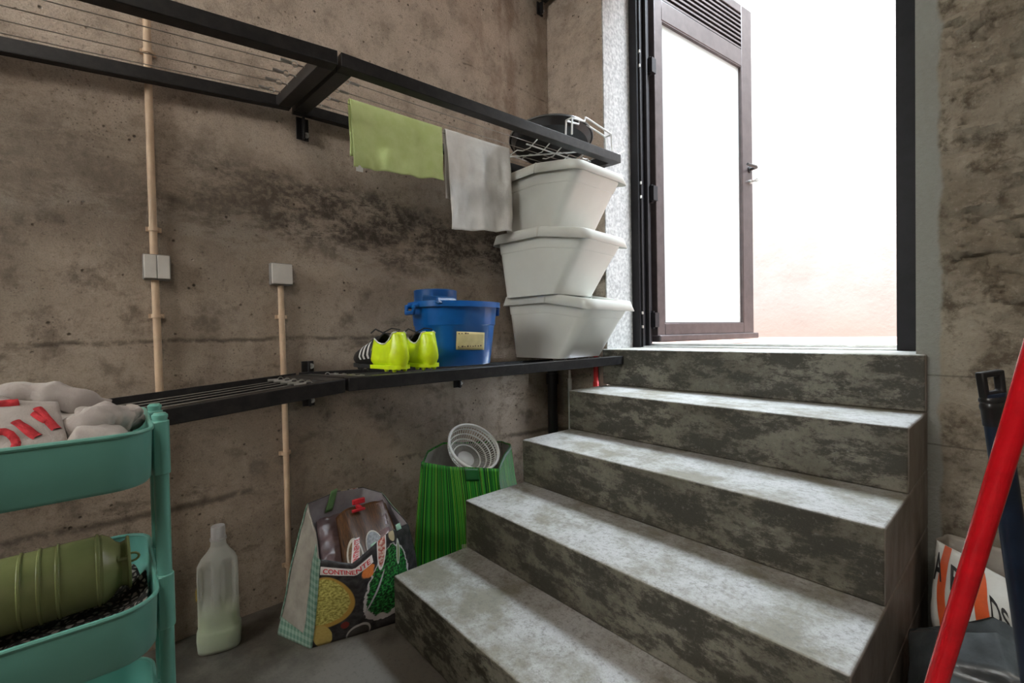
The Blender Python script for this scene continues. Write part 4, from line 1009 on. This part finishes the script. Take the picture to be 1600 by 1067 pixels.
S2, K2 = surf(cols2, seed=5, amp=.005)
gbg = thing('shopping_bag', (.25, .42, 0), 'green striped shopping bag holding a white colander', 'bag', 'shopping bags beside the stairs')
panel(S2, 0, 2, 40, 24).build('front_panel', M['gstripe'], gbg, ang=180, solid=.0015, fix=False)
panel(S2, 2, 3, 20, 24).build('gusset', M['gstripe'], gbg, ang=180, solid=.0015, fix=False)
panel(S2, 3, 7, 50, 24).build('back_panel', M['gstripe'], gbg, ang=180, solid=.0015, fix=False)
panel(S2, 0, 7, 90, 20, .04, .99, -.004).build('lining', M['glin'], gbg, ang=180, fix=False)
b = MB(); ring0 = [S2(7*i/42, 0) for i in range(42)]; b.add([p+Vector((0, 0, .002)) for p in ring0], [tuple(range(42))]); b.build('base', M['gdark'], gbg)
panel(S2, 2.0, 7.0, 60, 2, .965, 1.003, .002).build('binding', M['gdark'], gbg, ang=180, solid=.001, fix=False)
panel(S2, 1.25, 1.55, 6, 5, .87, .99, .003).build('strap_patch', M['gdark'], gbg, ang=180, solid=.001, fix=False)
for i in range(5): panel(S2, 1.05+.03*i, 1.062+.03*i, 1, 3, .255, .305, .002).build('care_print', M['cream'], gbg, ang=180, fix=False)
cl = thing('colander', (.25, .43, .42), 'white plastic colander sticking out of the green striped bag', 'colander')
CMt = axis_mtx((.240, .480, .498), (.72, .01, .75)); CRd = .118
def bowl(th, q): r_ = CRd*math.sin(lerp(.20, 1, q)*pi/2); return CMt @ Vector((r_*math.cos(th), r_*math.sin(th), -.095*math.cos(lerp(.20, 1, q)*pi/2)))
b = MB(); b.tube([CMt @ Vector((CRd*math.cos(2*pi*i/48), CRd*math.sin(2*pi*i/48), .003)) for i in range(48)], .0058, 8, closed=True); b.build('rim', M['white'], cl)
for q in (.0, .22, .42, .60, .80, .93):
    b = MB(); n_ = 48; b.loft([[bowl(2*pi*i/n_, min(1, q+d_)) for i in range(n_)] for d_ in (-.022, .022)], cap=False); b.build('hoop', M['white'], cl, solid=.0025)
b = MB(); n_ = 24; b.add([CMt @ Vector((0, 0, -.0905))]+[bowl(2*pi*i/n_, .0) for i in range(n_)], [(0, 1+i, 1+(i+1) % n_) for i in range(n_)]); b.build('base', M['white'], cl, solid=.0025)
for k in range(56):
    th = 2*pi*k/56; b = MB(); b.loft([[bowl(th-.012, q) , bowl(th+.012, q)] for q in [j/8 for j in range(9)]], cap=False, closed=False); b.build('rib', M['white'], cl, solid=.0025)

# ------------------------------------------------------------------ right side: sacks, broom handles
cols3 = [((1.70, .95, 0), (1.665, .97, .20), (1.668, 1.02, .395)), ((1.82, .86, 0), (1.83, .90, .20), (1.80, .99, .345)), ((2.05, .84, 0), (2.08, .88, .17), (2.04, .97, .315)), ((2.13, .98, 0), (2.15, 1.02, .16), (2.12, 1.06, .31)),
         ((2.05, 1.13, 0), (2.06, 1.15, .18), (2.05, 1.155, .30)), ((1.83, 1.14, 0), (1.83, 1.16, .18), (1.83, 1.165, .36)), ((1.70, 1.12, 0), (1.67, 1.14, .2), (1.68, 1.15, .375))]
S3, K3 = surf(cols3, seed=8, amp=.009)
M['sackwhite'] = plain('white_woven_sack', (.58, .575, .53), .5, 0, .06, 12., .5, 14.); M['sackbeige'] = plain('beige_sack_back', (.34, .31, .27), .6, 0, .1, 14., .4, 20.)
M['orange'] = plain('orange_print', (.62, .085, .012), .5); M['inkblack'] = plain('black_print', (.010, .010, .010), .5); M['darkred'] = plain('dark_red_print', (.22, .01, .012), .5)
wsk = thing('printed_sack', (1.88, 1.0, 0), 'white printed sack with orange band between stairs and wall', 'bag')
panel(S3, 0, 3, 60, 26).build('front_panel', M['sackwhite'], wsk, ang=180, solid=.0015, fix=False)
panel(S3, 3, 7, 50, 26).build('back_panel', M['sackbeige'], wsk, ang=180, solid=.0015, fix=False)
b = MB(); ring0 = [S3(7*i/42, 0) for i in range(42)]; b.add([p+Vector((0, 0, .002)) for p in ring0], [tuple(range(42))]); b.build('base', M['sackwhite'], wsk)
b = MB(); b.grid(lambda u, v: S3(lerp(.0, 1.45, u), lerp(.30, .95, v)*(1-.0)+.04*math.sin(u*7), .002) if True else None, 40, 14)
b = MB(); b.grid(lambda u, v: S3(.13+.10*v-.07*math.sin(pi*u), lerp(.42, 1.0, u), .002), 20, 6); b.build('orange_band', M['orange'], wsk, ang=180, fix=False)
b = MB(); b.grid(lambda u, v: S3(.50+.17*v+.05*(1-u), lerp(.38, 1.0, u), .002), 20, 8); b.build('orange_band', M['orange'], wsk, ang=180, fix=False)
b = MB(); b.grid(lambda u, v: S3(lerp(.10, .72, u), lerp(.40, .52, v)-.10*math.sin(pi*u), .0022), 20, 4); b.build('orange_band', M['orange'], wsk, ang=180, fix=False)
for ch, uc, vc, wu, hv, sk, mt in (('A', .06, .84, .10, .19, 0, 'inkblack'), ('R', .30, .80, .15, .17, -.02, 'inkblack'), ('DS', .815, .72, .20, .17, -.05, 'inkblack'), ('ME', .80, .56, .14, .09, -.03, 'darkred')):
    put_text(S3, ch, uc, vc, wu, hv, M[mt], wsk, .0035, sk)
cols4 = [((1.64, .62, 0), (1.638, .66, .12), (1.648, .78, .235)), ((1.72, .50, 0), (1.71, .55, .14), (1.72, .72, .300)), ((1.84, .46, 0), (1.85, .53, .15), (1.79, .72, .330)), ((2.05, .48, 0), (2.06, .54, .12), (1.93, .72, .255)), ((2.10, .66, 0), (2.10, .68, .10), (2.0, .75, .21)),
         ((2.0, .82, 0), (2.02, .82, .10), (1.93, .80, .25)), ((1.78, .83, 0), (1.79, .83, .14), (1.78, .80, .325)), ((1.66, .80, 0), (1.64, .82, .11), (1.66, .82, .23))]
S4, K4 = surf(cols4, seed=11, amp=.012)
M['greybag'] = plain('slate_grey_bin_liner', (.060, .068, .070), .30, 0, .3, 10., .7, 12., spec=.5)
gsk = thing('rubbish_bag', (1.85, .66, 0), 'slate grey plastic bag on the floor right of the stairs', 'bag')
panel(S4, 0, 8, 100, 30).build('skin', M['greybag'], gsk, ang=180, fix=False)
b = MB(); n_ = 60
rim_ = [S4(8*i/n_, 1) for i in range(n_)]; ctr = sum(rim_, Vector())/n_
rings = [[p.lerp(ctr, q)+Vector((0, 0, .02*q+.012*fbm(p.x*12, p.y*12, q*3))) for p in rim_] for q in (0, .3, .6, .9)]
b.loft(rings, cap=False); k0 = len(b.v)-n_; b.f.append(tuple(range(k0, k0+n_))); b.build('gathered_top', M['greybag'], gsk, ang=180)
b = MB(); b.add([S4(8*i/42, 0)+Vector((0, 0, .002)) for i in range(42)], [tuple(range(42))]); b.build('base', M['greybag'], gsk)

# red broom handle leaning in the foreground
pa, pc_ = Vector((1.834, .030, .927)), Vector((1.764, .092, .561)); dv = (pc_-pa)
ftop = pa-dv*.9; fbot = pa+dv*((.927-.07)/(.927-.561))
rb = thing('broom', (fbot.x, fbot.y, 0), 'red-handled broom leaning in the right foreground', 'broom')
b = MB(); b.tube([ftop.lerp(fbot, i/10) for i in range(11)], .0107, 20); b.build('handle', M['red'], rb)
b = MB(); b.hexa([(fbot.x-.022, fbot.y-.14, .045), (fbot.x+.022, fbot.y-.14, .045), (fbot.x+.022, fbot.y+.14, .045), (fbot.x-.022, fbot.y+.14, .045)], [(fbot.x-.018, fbot.y-.13, .085), (fbot.x+.018, fbot.y-.13, .085), (fbot.x+.018, fbot.y+.13, .085), (fbot.x-.018, fbot.y+.13, .085)]); b.build('head', M['red'], rb, bevel=.008)
b = MB(); rnd = random.Random(2)
for i in range(120):
    x, y = fbot.x+rnd.uniform(-.018, .018), fbot.y+rnd.uniform(-.135, .135); b.tube([(x, y, .048), (x*1.0+rnd.uniform(-.006, .006), y+rnd.uniform(-.006, .006), .001)], .0012, 4)
b.build('bristles', M['blackplastic'], rb)['kind'] = 'stuff'
# navy dustpan handle
q0, q1 = Vector((1.801, .191, .928)), Vector((1.832, .217, .604)); DK = .76; dv = (q1-q0).normalized()
base_ = q0+dv*((.907-.055)/-dv.z)
dpn = thing('dustpan', (base_.x, base_.y, 0), 'navy long-handled dustpan leaning behind the red broom handle', 'dustpan')
sd = Vector((.657, .754, 0)); sd = (sd-dv*sd.dot(dv)).normalized(); fn_ = dv.cross(sd).normalized()
def osec(p, w_, h_, n=20):
    w_ *= DK; h_ *= DK
    return [p+sd*(w_*math.copysign(abs(math.cos(2*pi*i/n))**.75, math.cos(2*pi*i/n)))+fn_*(h_*math.copysign(abs(math.sin(2*pi*i/n))**.75, math.sin(2*pi*i/n))) for i in range(n)]
b = MB(); b.loft([osec(q0.lerp(base_, t_), .0185, .012) for t_ in [.035+.965*i/8 for i in range(9)]]); b.build('handle', M['navy'], dpn, ang=50)
b = MB(); b.loft([osec(q0+dv*z_*DK, w_, h_) for z_, w_, h_ in ((.045, .019, .013), (.048, .0205, .0145), (.052, .0205, .0145), (.055, .019, .013), (.060, .0205, .0145), (.064, .0205, .0145), (.068, .0195, .0135), (.095, .0195, .0135))]); b.build('grip_collar', M['blackplastic'], dpn, ang=40)
b = MB()
lo_ = [(-.019, .047), (-.020, .0), (.020, .0), (.019, .047)]; hi_ = [(-.011, .035), (-.011, .010), (.011, .010), (.011, .035)]
for sg in (1, -1):
    pass
o1 = [q0+(sd*a+dv*c-fn_*.007)*DK for a, c in lo_]; i1 = [q0+(sd*a+dv*c-fn_*.007)*DK for a, c in hi_]; o2 = [p+fn_*.014*DK for p in o1]; i2 = [p+fn_*.014*DK for p in i1]
b.loft([o1, i1, i2, o2], cap=False, wrap=True); b.build('hanging_loop', M['blackplastic'], dpn, bevel=.002)
b = MB(); bx, by = base_.x, base_.y
b.hexa([(bx-.12, by-.06, .002), (bx+.12, by-.06, .002), (bx+.12, by+.14, .002), (bx-.12, by+.14, .002)], [(bx-.12, by-.05, .075), (bx+.12, by-.05, .075), (bx+.12, by+.14, .006), (bx-.12, by+.14, .006)]); b.build('pan', M['navy'], dpn, bevel=.006)
